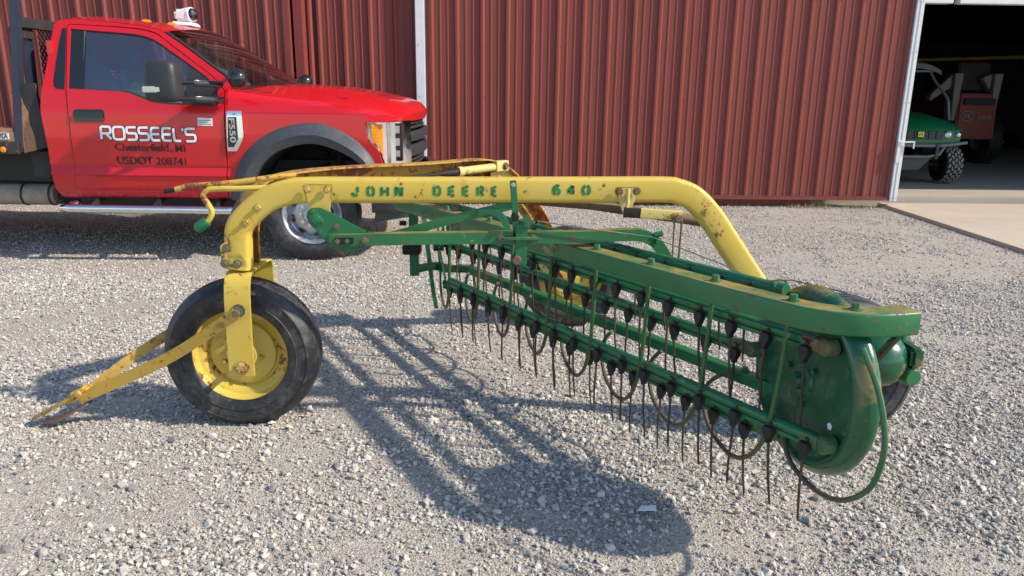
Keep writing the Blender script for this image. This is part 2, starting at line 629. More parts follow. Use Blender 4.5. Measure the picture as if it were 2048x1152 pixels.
def scatter():
    P, R = [], []
    # (y0, y1, stones per m2, smallest and largest half-size)
    classes = [(1.2, 3.4, 14000, .0024, .0050), (1.2, 3.4, 5200, .0050, .0088), (1.2, 3.4, 1350, .0088, .0140), (1.2, 3.4, 150, .0140, .022),
               (3.4, 5.6, 5200, .0038, .0070), (3.4, 5.6, 2000, .0070, .0110), (3.4, 5.6, 330, .0110, .017),
               (5.6, 9.7, 2300, .0048, .0085), (5.6, 9.7, 480, .0085, .013), (5.6, 9.7, 45, .013, .018)]
    for y0, y1, dens, r0, r1 in classes:
        x0, x1 = -.80 * y1 - .3, .80 * y1 + .3
        x1 = min(x1, 6)
        n = int((x1 - x0) * (y1 - y0) * dens)
        x, y = RNG.uniform(x0, x1, n), RNG.uniform(y0, y1, n)
        keep = np.abs(x) < .80 * y + .45
        d = .40 * vnoise(x, y, .9, 1) + .25 * vnoise(x, y, .35, 5) + .35 * vnoise(x, y, .14, 2)
        keep &= RNG.random(n) < np.clip((d - .26) * 2.6, .10, 1)
        edge = 4.9 + (y - 6.2) * .04 + np.where(y < 6.2, 0, 0)
        keep &= ~((x > edge - .02 + RNG.normal(0, .02, n)))
        x, y = x[keep], y[keep]
        r = r0 + (r1 - r0) * RNG.random(len(x)) ** 1.6
        P.append(np.stack([x, y, r * .38], 1))
        R.append(r)
    P, R = np.concatenate(P), np.concatenate(R)
    n = len(R)
    me = bpy.data.meshes.new('gravel')
    me.vertices.add(n)
    me.vertices.foreach_set('co', P.astype(np.float32).ravel())
    at = me.attributes.new('rot', 'FLOAT_VECTOR', 'POINT')
    rot = np.stack([RNG.normal(0, .35, n), RNG.normal(0, .35, n), RNG.uniform(0, 6.28, n)], 1).astype(np.float32)
    at.data.foreach_set('vector', rot.ravel())
    at = me.attributes.new('size', 'FLOAT', 'POINT')
    at.data.foreach_set('value', R.astype(np.float32))
    at = me.attributes.new('pick', 'INT', 'POINT')
    at.data.foreach_set('value', RNG.integers(0, 10, n).astype(np.int32))
    o = bpy.data.objects.new('gravel', me)
    COL.objects.link(o)
    o['kind'] = 'stuff'
    o['label'] = 'loose grey and buff crushed limestone gravel covering the yard'
    ng = bpy.data.node_groups.new('scatter_stones', 'GeometryNodeTree')
    ng.interface.new_socket('Geometry', in_out='INPUT', socket_type='NodeSocketGeometry')
    ng.interface.new_socket('Geometry', in_out='OUTPUT', socket_type='NodeSocketGeometry')
    N = ng.nodes
    gi, go = N.new('NodeGroupInput'), N.new('NodeGroupOutput')
    ip = N.new('GeometryNodeInstanceOnPoints')
    ci = N.new('GeometryNodeCollectionInfo')
    ci.inputs[0].default_value = stones
    ci.inputs['Separate Children'].default_value = True
    ci.inputs['Reset Children'].default_value = True

    def attr(nm, tp):
        a = N.new('GeometryNodeInputNamedAttribute')
        a.data_type = tp
        a.inputs['Name'].default_value = nm
        return [s for s in a.outputs if s.enabled and s.name == 'Attribute'][0]
    L = ng.links.new
    L(gi.outputs[0], ip.inputs['Points'])
    L(ci.outputs[0], ip.inputs['Instance'])
    ip.inputs['Pick Instance'].default_value = True
    L(attr('pick', 'INT'), ip.inputs['Instance Index'])
    e = N.new('FunctionNodeEulerToRotation')
    L(attr('rot', 'FLOAT_VECTOR'), e.inputs[0])
    L(e.outputs[0], ip.inputs['Rotation'])
    L(attr('size', 'FLOAT'), ip.inputs['Scale'])
    L(ip.outputs[0], go.inputs[0])
    md = o.modifiers.new('stones', 'NODES')
    md.node_group = ng
    print('stones', n)


scatter()

# ------------------------------------------------------------------ barn and its sliding doors
PITCH = .3048


def siding(x0, ribs, z0, z1, Y, width_end):
    """one sheet of ribbed steel: tall ribs every 12 inches, two low ribs between; faces -Y"""
    prof = [(x0, 0)]
    for r in ribs:
        for dx, h in ((-.035, 0), (-.013, .026), (.013, .026), (.035, 0)): prof.append((r + dx, h))
        for c in (.355, .65):
            m = r + PITCH * c
            if m + .012 < width_end:
                for dx, h in ((-.014, 0), (-.006, .006), (.006, .006), (.014, 0)): prof.append((m + dx, h))
    prof.append((width_end, 0))
    vs = [(x, Y - h, z) for x, h in prof for z in (z0, z1)]
    fs = [(2 * i, 2 * i + 2, 2 * i + 3, 2 * i + 1) for i in range(len(prof) - 1)]
    mb = MB().add(vs, fs)
    n = len(vs)
    mb.add([(prof[0][0], Y + .002, z0), (prof[-1][0], Y + .002, z0), (prof[-1][0], Y + .002, z1), (prof[0][0], Y + .002, z1)], [(0, 1, 2, 3)])
    return mb


barn = thing('barn', 'long red ribbed steel barn with a white header over its open doorway', 'barn', (4, 9.6, 0))
for i in range(3):                          # wall sheets between the two doors
    r0 = -2.1116 + .9195 * i
    siding(r0 - .04, [r0 + .3065 * k for k in range(3 if i < 2 else 1)], .05, 4.4, 9.50, r0 + .9195 - .04).build('wall_panel', SIDING2, barn, smooth=20)
MB().box((-9, 9.51, 0), (4.1, 9.58, 4.4)).box((4.1, 9.60, 2.62), (11.4, 9.66, 4.4)).box((11.4, 9.51, 0), (17, 9.58, 4.4)).build('wall', SIDING2, barn, smooth=0)
MB().box((4.1, 9.585, .10), (4.25, 9.70, 2.9)).build('door_post', DARKIN, barn, smooth=0)
MB().box((4.25, 9.59, 2.50), (5.62, 9.72, 2.86)).build('header_board', TRIMW, barn, bevel=.006)
MB().box((5.70, 9.59, 2.50), (11.4, 9.72, 2.86)).build('header_board', TRIMW, barn, bevel=.006)
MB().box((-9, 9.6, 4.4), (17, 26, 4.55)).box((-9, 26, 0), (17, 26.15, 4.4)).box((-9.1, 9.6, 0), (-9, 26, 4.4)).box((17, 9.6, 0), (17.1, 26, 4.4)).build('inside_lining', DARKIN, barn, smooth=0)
MB().box((-9, 9.0, 4.55), (17, 26.3, 4.65)).build('roof', GALV, barn, smooth=0)
# corner trim beside the left door, with its stamped grain
ct = MB()
for k in range(6):
    ct.box((-2.345 + .017 * k, 9.245 + .001 * (k % 2), .05), (-2.345 + .017 * k + .016, 9.50, 4.4))
ct.build('corner_trim', SIDING, barn, smooth=0)
siding(-2.243, [-2.205], .05, 4.4, 9.44, -2.17).build('corner_trim', SIDING, barn, smooth=20)


def screws(mb, xs, zs, Y):
    for x in xs:
        for z in zs: mb.hexbolt((x, Y, z), (0, -1, 0), .0075, .008)
    return mb


# right-hand sliding door (hung in front of the wall, slid open to the left)
door = thing('sliding_door', 'wide red ribbed steel sliding door with white edge trims slid open beside the dark doorway', 'barn door', (2.1, 9.42, 0), 'sliding doors of the red barn')
x0 = -.7613
for i in range(7):
    rb = [x0 + .9144 * i + PITCH * k for k in range(3)]
    rb = [r for r in rb if r < 5.06]
    s0 = x0 + .9144 * i - .04 if i else -.83
    s1 = min(x0 + .9144 * (i + 1) - .04, 5.075)
    if not rb: continue
    siding(s0, rb, .135, 3.0, 9.43, s1).build('siding_panel', SIDING, door, smooth=20)
MB().box((-.85, 9.434, .10), (5.10, 9.47, 3.0)).build('door_frame', GALV, door, smooth=0)
MB().box((-.83, 9.392, .098), (5.06, 9.433, .134)).box((-.83, 9.405, .134), (5.06, 9.431, .15)).build('bottom_rail', SIDING, door, bevel=.003)
screws(MB(), [x0 + PITCH * k + .042 for k in range(20)], (.16, .72, 1.32, 1.92, 2.5), 9.43).build('screws', SIDING, door, kind='stuff')
for xa, xb, nm in ((-.945, -.835, 0), (5.06, 5.155, 1)):
    t = MB().box((xa, 9.382, .09), (xb, 9.47, 3.02)).build('edge_trim', TRIMW, door, bevel=.006)
    if nm:
        MB().box((5.10, 9.378, .09), (5.112, 9.3845, 3.02)).build('trim_seam', GALV, t, smooth=0)
    screws(MB(), [(xa + xb) / 2 - .015] + ([xb - .02] if nm else []), (.13, .72, 1.32, 1.92, 2.5), 9.385).build('trim_screws', GALV, t, kind='stuff')
lt = MB().tube([(5.075, 9.36, .835), (5.26, 9.35, .842)], .010, 8).box((5.245, 9.345, .76), (5.262, 9.355, .84)).box((5.06, 9.37, .58), (5.10, 9.384, .86))
lt.build('latch', TRIMW, door, bevel=.002)

# left-hand sliding door
door2 = thing('sliding_door', 'red ribbed steel sliding door standing closest to the yard behind the red truck', 'barn door', (-5, 9.17, 0), 'sliding doors of the red barn')
for i in range(6):
    ra = -2.644 - .9144 * i
    siding(ra - 2 * PITCH - .04, [ra - PITCH * k for k in (2, 1, 0)], .12, 3.6, 9.17, ra + PITCH - .04 if i else ra + .195).build('siding_panel', SIDING2, door2, smooth=20)
MB().box((-8.1, 9.174, .1), (-2.45, 9.23, 3.6)).build('door_frame', GALV, door2, smooth=0)
MB().box((-8.1, 9.13, .09), (-2.45, 9.17, .12)).build('bottom_rail', SIDING2, door2, bevel=.003)
MB().box((-2.452, 9.155, .09), (-2.372, 9.24, 3.6)).build('edge_trim', SIDING, door2, bevel=.008)
screws(MB(), [-2.644 - PITCH * k + .042 for k in range(18)], (.72, 1.32, 1.92, 2.5), 9.17).build('screws', SIDING2, door2, kind='stuff')

# ------------------------------------------------------------------ hay rake
rake = thing('hay_rake', 'old yellow and green side delivery hay rake standing on the gravel yard', 'hay rake', (0, 2.95, 0))
NX, NY, NZ = Vector((1, 0, 0)), Vector((0, 1, 0)), Vector((0, 0, 1))


def wheel(name, c, axis, parent, mats, R=.312, rim=.195, wd=.088, label=None):
    t = MB()
    k = R / .312
    tp = [(rim, -wd * .76), (rim * 1.06, -wd * .9), (R * .735, -wd * .97), (R * .74, -wd * 1.01), (R * .75, -wd * 1.01), (R * .755, -wd * .98), (R * .83, -wd), (R * .875, -wd * .99), (R * .88, -wd * 1.02), (R * .892, -wd * 1.01), (R * .90, -wd * .97), (R * .965, -wd * .78), (R * .988, -wd * .6), (R * .995, -wd * .42),
          (R * .978, -wd * .38), (R * .978, -wd * .33), (R, -wd * .29), (R, -wd * .05), (R * .98, 0)]
    tp = tp + [(r, -d) for r, d in tp[-2::-1]]
    t.lathe(tp, c, axis, 56)
    ty = t.build('tyre', mats[0], parent, smooth=50)
    m = MB()
    s = rim / .195
    rp = [(.207, -.070), (.208, -.062), (.194, -.052), (.184, -.030), (.156, -.020), (.146, -.004), (.137, -.003), (.133, -.024), (.10, -.034), (.066, -.036),
          (.060, -.050), (.034, -.052), (0, -.052)]
    m.lathe([(r * s, d * wd / .088) for r, d in rp], c, axis, 48)
    m.lathe([(r * s, -d * wd / .088) for r, d in rp], c, axis, 48)
    rm = m.build('rim', mats[1], parent, smooth=40, label=label)
    A = Vector(axis).normalized()
    e1, e2 = (NZ, A.cross(NZ))
    for q in range(5):
        a = q * 2 * pi / 5 + .5
        p = Vector(c) + (e1 * cos(a) + e2 * sin(a)) * .082 * s - A * .034 * wd / .088
        MB().hexbolt(p, -A, .009, .012).build('lug_bolt', BOLTY, rm, smooth=0)
    return ty, rm


# --- front caster wheel with its fork and hitch
fw = MB().tube([(-1.045, 2.90, .302), (-1.045, 3.22, .302)], .014, 10).build('front_wheel', IRON, rake)
wheel('front_wheel', (-1.068, 3.06, .318), (0, 1, 0), fw, (TYRE, YEL), R=.324, rim=.200)
fork = MB().bar(smooth_path([(-1.034, 2.905, .262), (-1.030, 2.900, .45), (-1.026, 2.900, .60), (-1.024, 2.915, .668), (-1.024, 2.95, .690), (-1.024, 3.08, .694), (-1.024, 3.19, .690),
                             (-1.024, 3.222, .668), (-1.026, 3.232, .60), (-1.034, 3.235, .262)], 4), .010, .104, NX).build('front_fork', YEL, rake, bevel=.002)
MB().hexbolt((-1.030, 2.899, .302), -NY, .021, .020).build('axle_nut', BOLTY, fork, smooth=0)
MB().lathe([(0, -.004), (.027, -.004), (.027, 0), (.02, .001)], (-1.022, 2.893, .548), NY, 20).build('pivot_washer', BOLT, fork)
hitch = MB()
near = smooth_path([(-1.022, 2.872, .545), (-1.09, 2.885, .497), (-1.24, 2.915, .393), (-1.364, 2.935, .318), (-1.55, 2.955, .226), (-1.747, 2.97, .135)], 3)
hitch.sweep(near, [(-.023, -.009), (.018, -.009), (.018, .012), (.023, .012), (.023, -.013), (-.023, -.013)], NY)
far = smooth_path([(-1.022, 3.24, .545), (-1.12, 3.22, .50), (-1.25, 3.17, .452), (-1.433, 3.09, .362), (-1.60, 3.02, .250), (-1.735, 2.99, .140)], 3)
hg = hitch.build('hitch_arm', YEL2, rake, smooth=25)
MB().hexbolt((-1.022, 2.869, .545), -NY, .017, .018).build('pivot_bolt', BOLT, hg, smooth=0)
MB().sweep(far, [(-.021, -.007), (.021, -.007), (.021, .009), (-.021, .009)], NY).build('hitch_arm', YEL2, rake, smooth=25)
cl = MB()
cl.bar([(-1.70, 2.98, .172), (-1.80, 2.98, .122)], .034, .052, NY, .006)
cl.tube([(-1.715, 2.955, .182), (-1.77, 2.955, .155)], .012, 8).tube([(-1.735, 2.93, .165), (-1.735, 3.01, .172)], .013, 8)
cg = cl.build('hitch_clevis', YEL2, rake, bevel=.002)
d = Vector((-1.945 + 1.735, 0, .045 - .160)).normalized()
MB().plate([(-1.70, 2.945, .180), (-1.88, 2.935, .074), (-1.955, 2.965, .036), (-1.955, 2.995, .036), (-1.88, 3.02, .074), (-1.70, 3.01, .180)], (-d.z, 0, d.x), .011).build('clevis_plate', YEL2, cg, bevel=.002)
MB().plate([(-1.71, 2.95, .108), (-1.84, 2.93, .034), (-1.905, 2.955, .020), (-1.905, 2.985, .020), (-1.84, 3.01, .034), (-1.71, 3.0, .108)], (-d.z, 0, d.x), .009).build('clevis_plate', DKPIPE, cg, bevel=.002)
MB().lathe([(0, 0), (.013, 0), (.013, .001), (0, .001)], (-1.925, 2.975, .0525), (-d.z, 0, d.x), 14).build('pin_hole', IRON, cg)

# --- near arch: boxed yellow beam from the front post to the near rear wheel
ap = smooth_path([(-1.030, 2.966, .706), (-1.024, 2.966, .80), (-1.016, 2.966, .87), (-.975, 2.966, .925), (-.897, 2.966, .985), (-.816, 2.966, 1.016), (-.723, 2.966, 1.026), (-.40, 2.966, 1.029), (.0, 2.966, 1.033),
                  (.40, 2.966, 1.037), (.675, 2.966, 1.040), (.735, 2.966, 1.033), (.797, 2.966, 1.008), (.873, 2.966, .935), (.966, 2.966, .810), (1.108, 2.966, .615), (1.26, 2.966, .40), (1.32, 2.966, .315)], 4)
arch = MB().bar(ap, .100, .074, NY, .018).build('near_arch', YEL, rake, smooth=40)


def ax(px): return -.562 + (px - 700) * .0019607


FACE = 2.9275


def stencil(word, cols, zb, h, w, name):
    gl = {'J': [[(1, 1), (1, .34)], [(.92, .16), (.72, .02), (.36, .02), (.1, .16), (0, .34)]],
          'O': [[(.38, 1), (.12, .9), (0, .7), (0, .3), (.12, .1), (.38, 0)], [(.62, 1), (.88, .9), (1, .7), (1, .3), (.88, .1), (.62, 0)]],
          'H': [[(0, 0), (0, 1)], [(1, 0), (1, 1)], [(.26, .5), (.74, .5)]],
          'N': [[(0, 0), (0, 1)], [(1, 0), (1, 1)], [(.2, 1), (.8, 0)]],
          'D': [[(0, 0), (0, 1)], [(.34, 1), (.7, .97), (1, .74), (1, .26), (.7, .03), (.34, 0)]],
          'E': [[(0, 0), (0, 1)], [(.32, 1), (1, 1)], [(.32, .5), (.86, .5)], [(.32, 0), (1, 0)]],
          'R': [[(0, 0), (0, 1)], [(.34, 1), (.74, .98), (.96, .84), (.96, .66), (.74, .52), (.34, .5)], [(.52, .38), (1, 0)]],
          '6': [[(.95, .92), (.55, 1), (.2, .9), (0, .62), (0, .3), (.16, .07), (.4, 0)], [(.62, 0), (.88, .08), (1, .28), (.9, .48), (.6, .56), (.26, .5)]],
          '4': [[(.7, 1), (.05, .36)], [(0, .26), (.52, .26)], [(.8, .26), (1.0, .26)], [(.76, 1), (.76, 0)]],
          '0': [[(.38, 1), (.12, .9), (0, .7), (0, .3), (.12, .1), (.38, 0)], [(.62, 1), (.88, .9), (1, .7), (1, .3), (.88, .1), (.62, 0)]]}
    for ch, (a, b) in zip(word, cols):
        mb = MB()
        xa, xb = ax(a) + w / 2, ax(b) - w / 2
        for st in gl[ch]:
            pts = st if len(st) == 2 else chaikin([(p[0], p[1]) for p in st], it=1)
            mb.ribbon([(xa + (xb - xa) * p[0], zb + w / 2 + (h - w) * p[1]) for p in pts], w, lambda x, y: (x, FACE, y))
        mb.build(name, LETG, arch, smooth=0, recalc=False)


stencil('JOHN', [(701, 718), (732, 750), (760, 778), (788, 806)], 1.0045, .046, .0115, 'stencilled_letter')
stencil('DEERE', [(865, 882), (895, 911), (923, 939), (952, 969), (981, 995)], 1.008, .046, .0115, 'stencilled_letter')
stencil('640', [(1104, 1122), (1132, 1152), (1163, 1182)], 1.0165, .046, .012, 'stencilled_digit')


def bolt_on(parent, x, z, y=2.928, m=BOLTY, r=.0105, h=.016, n=(0, -1, 0), name='bolt'):
    return MB().hexbolt((x, y, z), n, r, h).build(name, m, parent, smooth=0)


for x, z in ((-.922, .962), (-.975, .902), (.846, .955), (.903, .867)): bolt_on(arch, x, z)
gs = MB().plate([(-1.088, 2.929, .718), (-.985, 2.929, .718), (-.985, 2.929, .745), (-1.035, 2.929, .812), (-1.060, 2.929, .824), (-1.088, 2.929, .805)], -NY, .008).build('gusset_plate', YEL, arch, bevel=.003)
for x, z in ((-1.058, .797), (-1.070, .735), (-1.020, .735)): bolt_on(gs, x, z, 2.921, BOLT, .012, .014)
bl = MB().plate([(-.742, 2.927, 1.052), (-.63, 2.927, 1.052), (-.652, 2.927, .90), (-.715, 2.927, .90)], -NY, .009).build('hinge_bracket', YEL, arch, bevel=.002)
for x, z in ((-.724, 1.034), (-.648, 1.034)): bolt_on(bl, x, z, 2.918)
br = MB().plate([(.483, 2.927, 1.052), (.575, 2.927, 1.052), (.572, 2.927, 1.030), (.553, 2.927, .985), (.545, 2.927, .942), (.515, 2.927, .942), (.500, 2.927, .985), (.484, 2.927, 1.030)], -NY, .009).build('lift_bracket', YELP, arch, bevel=.002)
MB().tube([(.528, 2.914, 1.048), (.528, 2.91, .99), (.522, 2.906, .96)], .008, 8).build('bracket_rib', YELP, br)
for x, z in ((.492, 1.038), (.562, 1.038), (.527, .955)): bolt_on(br, x, z, 2.914 if z < 1 else 2.918, BOLT)
lk = MB().bar([(.512, 2.898, .957), (.60, 2.898, .953)], .040, .012, NY, .004).build('lift_link', IRON, rake)
lk2 = MB().bar([(.578, 2.897, .955), (.660, 2.897, .950), (.742, 2.897, .946)], .040, .013, NY, .004).build('lift_link', YELP, rake)
MB().box((.700, 2.872, .926), (.738, 2.892, .958)).build('link_clevis', BOLTY, lk2, bevel=.004)
bolt_on(lk2, .719, .938, 2.872, BOLT, .011, .012)
MB().tube([(.712, 2.885, .935), (.7135, 2.885, .73)], .0032, 6).tube([(.741, 2.885, .935), (.7385, 2.885, .73)], .0042, 6).build('lift_rod', BOLT, rake)
MB().tube([(.10, 3.06, .985), (.404, 3.06, .962), (.66, 3.06, .925), (.93, 3.04, .888)], .021, 12).build('cross_tube', DKPIPE, rake)

# --- far arch: open yellow channel running back to the far rear wheel
FD = Vector((1.55, 1.37, 0)).normalized()
FN = Vector((FD.y, -FD.x, 0))
fp = smooth_path([(-1.045, 3.085, .70), (-1.04, 3.09, .86), (-1.015, 3.112, .93), (-.95, 3.17, .995), (-.85, 3.258, 1.020), (-.65, 3.435, 1.026), (-.34, 3.709, 1.018), (-.10, 3.921, 1.020), (-.02, 3.992, 1.005), (.06, 4.063, .955),
                  (.125, 4.120, .88), (.18, 4.169, .80), (.25, 4.231, .69), (.31, 4.284, .58), (.40, 4.363, .40), (.44, 4.40, .31)], 4)
th = .007
cprof = [(-.049, .045), (-.049, -.032), (.049, -.032), (.049, .045), (.049 - th, .045), (.049 - th, -.032 + th), (-.049 + th, -.032 + th), (-.049 + th, .045)]
YEL3 = worn('yellow_channel_rusty', (.48, .27, .03), (.42, .24, .05), (.26, .11, .03), r_amt=1.25, p_amt=1.0, rough=.65)
farch = MB().sweep(fp, cprof, FN).build('far_arch', YEL3, rake, smooth=30)


def fpos(t, z, off=0.0):
    p = Vector((-1.05, 3.08, z)) + FD * t + FN * off
    return p


cy = MB().tube([fpos(1.13, 1.012, .03), fpos(1.16, 1.012, .03), fpos(1.161, 1.014, .03), fpos(1.38, 1.022, .03), fpos(1.381, 1.022, .03)], [.026, .026, .021, .021, .019], 14).build('lift_cylinder', YELP, rake)
MB().tube([fpos(.72, 1.004, .03), fpos(1.00, 1.008, .03), fpos(1.03, 1.009, .03), fpos(1.05, 1.010, .03), fpos(1.13, 1.012, .03)], [.008, .008, .012, .018, .02], 10).build('hydraulic_hose', IRON, cy)
MB().bar([fpos(1.375, 1.026, .03), fpos(1.46, 1.026, .03)], .055, .05, FN, .004).build('cylinder_clevis', YELP, cy, bevel=.002)
MB().hexbolt(fpos(1.435, 1.026, .056), FN, .014, .012).build('bolt', BOLT, cy, smooth=0)
MB().plate([fpos(1.38, .99, .0), fpos(1.52, 1.0, .0), fpos(1.60, .93, .0), fpos(1.56, .86, .0), fpos(1.38, .93, .0)], FN, .008).build('gusset_plate', YELP, farch)

# --- levers at the front
lv = MB().tube(smooth_path([(-1.268, 3.0, 1.018), (-1.235, 3.0, 1.026), (-1.215, 3.0, 1.032), (-1.05, 3.0, 1.046), (-.891, 3.02, 1.067), (-.80, 3.05, 1.074)], 3), .0115, 10).build('crank_rod', YEL2, rake)
MB().tube([(-1.312, 3.0, 1.010), (-1.262, 3.0, 1.019)], .0095, 10).build('threaded_end', IRON, lv)
lv2 = MB().tube(smooth_path([(-1.163, 2.99, .885), (-1.142, 2.99, .900), (-1.128, 2.99, .930), (-1.140, 2.99, .960), (-1.156, 2.99, .990), (-1.146, 2.99, 1.012), (-1.115, 2.99, 1.023), (-1.0, 2.99, 1.026), (-.85, 3.01, 1.030)], 4), .0115, 10).build('crank_rod', YEL, rake)
MB().tube([(-1.149, 2.99, .893), (-1.155, 2.99, .889), (-1.180, 2.99, .872), (-1.192, 2.99, .864), (-1.198, 2.99, .860)], [.019, .0215, .023, .021, .014], 12).build('hand_knob', GRN, lv2)

# --- green draft arms and hinge
hp = MB().plate([(-.727, 2.885, .934), (-.722, 2.885, .955), (-.705, 2.885, .967), (-.672, 2.885, .966), (-.640, 2.885, .952), (-.492, 2.885, .871), (-.440, 2.885, .836), (-.603, 2.885, .778), (-.641, 2.885, .812), (-.722, 2.885, .912)], -NY, .014).build('hinge_plate', GRN, rake, bevel=.003)
MB().lathe([(0, -.022), (.010, -.022), (.011, -.012), (.019, -.011), (.021, -.005), (.026, -.004), (.027, 0)], (-.692, 2.883, .922), NY, 24).build('pivot_boss', GRN, hp)
for x, z, m in ((-.668, .918, BOLTG), (-.70, .955, BOLTG), (-.612, .895, BOLT), (-.595, .795, BOLT)): bolt_on(hp, x, z, 2.885, m, .009, .008)
arm = MB().sweep(smooth_path([(-.640, 2.885, .842), (-.30, 2.885, .851), (.025, 2.885, .857), (.34, 2.885, .862), (.517, 2.885, .872), (.585, 2.885, .868), (.635, 2.890, .846), (.672, 2.90, .805), (.700, 2.91, .750), (.708, 2.915, .70)], 4),
                 [(-.023, -.022), (.023, -.022), (.023, .022), (.018, .022), (.018, -.016), (-.018, -.016), (-.018, .022), (-.023, .022)], NY).build('draft_arm', GRN2, rake, smooth=30)
for x, z, m in ((-.605, .842, BOLT), (-.567, .843, BOLTG), (-.50, .845, BOLT), (.03, .857, BOLT), (.155, .859, BOLT)): bolt_on(arm, x, z, 2.862, m, .011, .012)
MB().box((-.616, 2.852, .830), (-.545, 2.862, .856)).build('wear_plate', IRON, arm, bevel=.002)
MB().lathe([(0, -.012), (.012, -.012), (.015, 0)], (.648, 2.862, .848), NY, 12).tube([(.632, 2.868, .872), (.664, 2.868, .880)], .012, 8).build('cable_guide', GRN, arm)
arm2 = MB().sweep(smooth_path([(-.46, 2.985, .832), (-.375, 2.98, .853), (-.164, 2.975, .914), (.09, 2.96, .980)], 4),
                  [(-.018, -.020), (.018, -.020), (.018, .02), (.013, .02), (.013, -.015), (-.018, -.015)], NY).build('draft_arm', GRN2, rake, smooth=30)
MB().sweep(smooth_path([(-.06, 2.955, .945), (-.0, 2.95, .948), (.035, 2.94, .925), (.055, 2.93, .885), (.062, 2.92, .84)], 4), [(-.012, -.02), (.012, -.02), (.012, .02), (-.012, .02)], NY).build('arm_gusset', GRN, arm2)
MB().hexbolt((-.155, 2.98, .945), NZ, .014, .018).build('king_bolt', BOLT, arm2, smooth=0)
MB().tube([(-.155, 2.98, .90), (-.155, 2.98, .865)], .017, 10).build('spacer_sleeve', BOLT, arm2)
st = MB().bar([(.0735, 2.868, 1.082), (.084, 2.868, .950), (.090, 2.868, .845)], .025, .010, NY).build('upright_strap', GRN, rake, bevel=.002)
bolt_on(st, .0755, 1.066, 2.863, GALV, .006, .004)
up = MB().bar([(.109, 2.853, .916), (.108, 2.853, .752)], .048, .014, NY).build('upright_plate', GRN, rake, bevel=.003)
MB().lathe([(0, -.02), (.012, -.02), (.016, -.01), (.016, .01)], (.083, 2.85, .944), NY, 14).build('pivot_boss', IRON, up)
MB().lathe([(0, -.016), (.015, -.016), (.018, 0)], (.092, 2.846, .775), NY, 14).build('pivot_boss', BOLT, up)
MB().bar([(.118, 2.842, .945), (.135, 2.842, .925), (.128, 2.842, .905)], .022, .012, NY).build('lever', GRN, up)
MB().bar(smooth_path([(.045, 2.858, .857), (.06, 2.845, .860), (.145, 2.845, .862), (.160, 2.856, .860), (.18, 2.858, .860)], 3), .030, .008, NZ).build('clamp_strap', GRN2, up, bevel=.001)
wv = MB().tube([(.102, 2.85, .935), (.16, 2.845, .930), (.40, 2.845, .897), (.62, 2.85, .868), (.86, 2.70, .795), (.965, 2.62, .752), (1.02, 2.45, .80), (1.10, 2.2, .822)], .0026, 6).build('trip_wire', WIRE, rake)
MB().lathe([(0, -.006), (.012, -.004), (.012, .004), (0, .006)], (.165, 2.845, .930), NX, 10).build('wire_stop', IRON, wv)

# --- reel: dished drum, five tine bars, strippers and their frame
RC = Vector((.973, 2.134, .563))
RU = Vector((-.184, .983, 0)).normalized()
RN = Vector((-.983, -.184, 0)).normalized()
RT = Vector((-1.298, 2.227, -.051))
RB = RT.normalized()
RP = Vector((.8398, .5429, 0))


def along(q):
    t = q / 2.358
    return RT.length * t / (t + 1.06 * (1 - t))


def far_end(p):                                # the far end of the reel stands a little further off than the near parts
    c = Vector((0, 0, 1.42))
    return c + (Vector(p) - c) * 1.06




def rp(u, v, s): return RC + RU * u + NZ * v + RB * along(s)


drum = MB().lathe([(0, .016), (.12, .016), (.226, .012), (.238, .014), (.246, .024), (.256, .025), (.268, .020), (.281, .009), (.289, -.004), (.2925, -.018), (.2925, -.030), (.287, -.038), (.278, -.038), (.262, -.02), (.2, -.01), (0, -.01)], RC, RN, 72).build('reel_drum', GRND, rake, smooth=50)
hb = RC + RN * .015
MB().lathe([(0, .034), (.022, .034), (.026, .028), (.028, .012), (.05, .008), (.055, 0)], hb, RN, 24).build('drum_hub', GRND, drum)
for a in (20, 140, 260):
    MB().hexbolt(hb + RU * .075 * cos(radians(a)) + NZ * .075 * sin(radians(a)), RN, .011, .012).build('hub_bolt', GRND, drum, smooth=0)
MB().lathe([(0, .002), (.012, .002), (.012, 0), (0, 0)], hb - RU * .155 - NZ * .085, RN, 5).build('paint_chip', WHT, drum)

BARS = {'A': (-.2659, .1586), 'B': (-.3118, -.1247), 'C': (.1247, .0142), 'D': (.0273, .2530), 'E': (-.06, -.205)}
mount_me = tine_me = clamp_me = None
XL = -RB
YL = NZ.cross(XL).normalized()


def local(mb):
    """turn a mesh modelled in bar axes (x along the bar, y behind, z up) into shared mesh data"""
    return mb


def mount_proto():
    m = MB()
    prof = [(-.015, .0), (.015, .0), (.019, -.010), (.017, -.024), (.006, -.044), (.0045, -.054), (-.0045, -.054), (-.006, -.044), (-.017, -.024), (-.019, -.010)]
    m.hexa([(x, -.012, z) for x, z in prof], [(x * .88, -.034, z * .95 - .001) for x, z in prof])
    return m


def tine_proto(k):
    r = random.Random(k)
    b1, b2 = r.uniform(-.004, .006), r.uniform(-.008, .010)
    return MB().tube([(0, -.023, -.044), (.001, -.023, -.09), (b1 * .6, -.022, -.15), (b1 + b2 * .5, -.019, -.215), (b1 + b2, -.016, -.252 - r.uniform(0, .012))], [.0046, .0043, .0041, .0039, .0032], 6)


def clamp_proto():
    m = MB().box((-.019, -.0165, -.010), (.019, -.0115, .020))
    m.hexbolt((.002, -.0165, .008), (0, -1, 0), .006, .005)
    return m


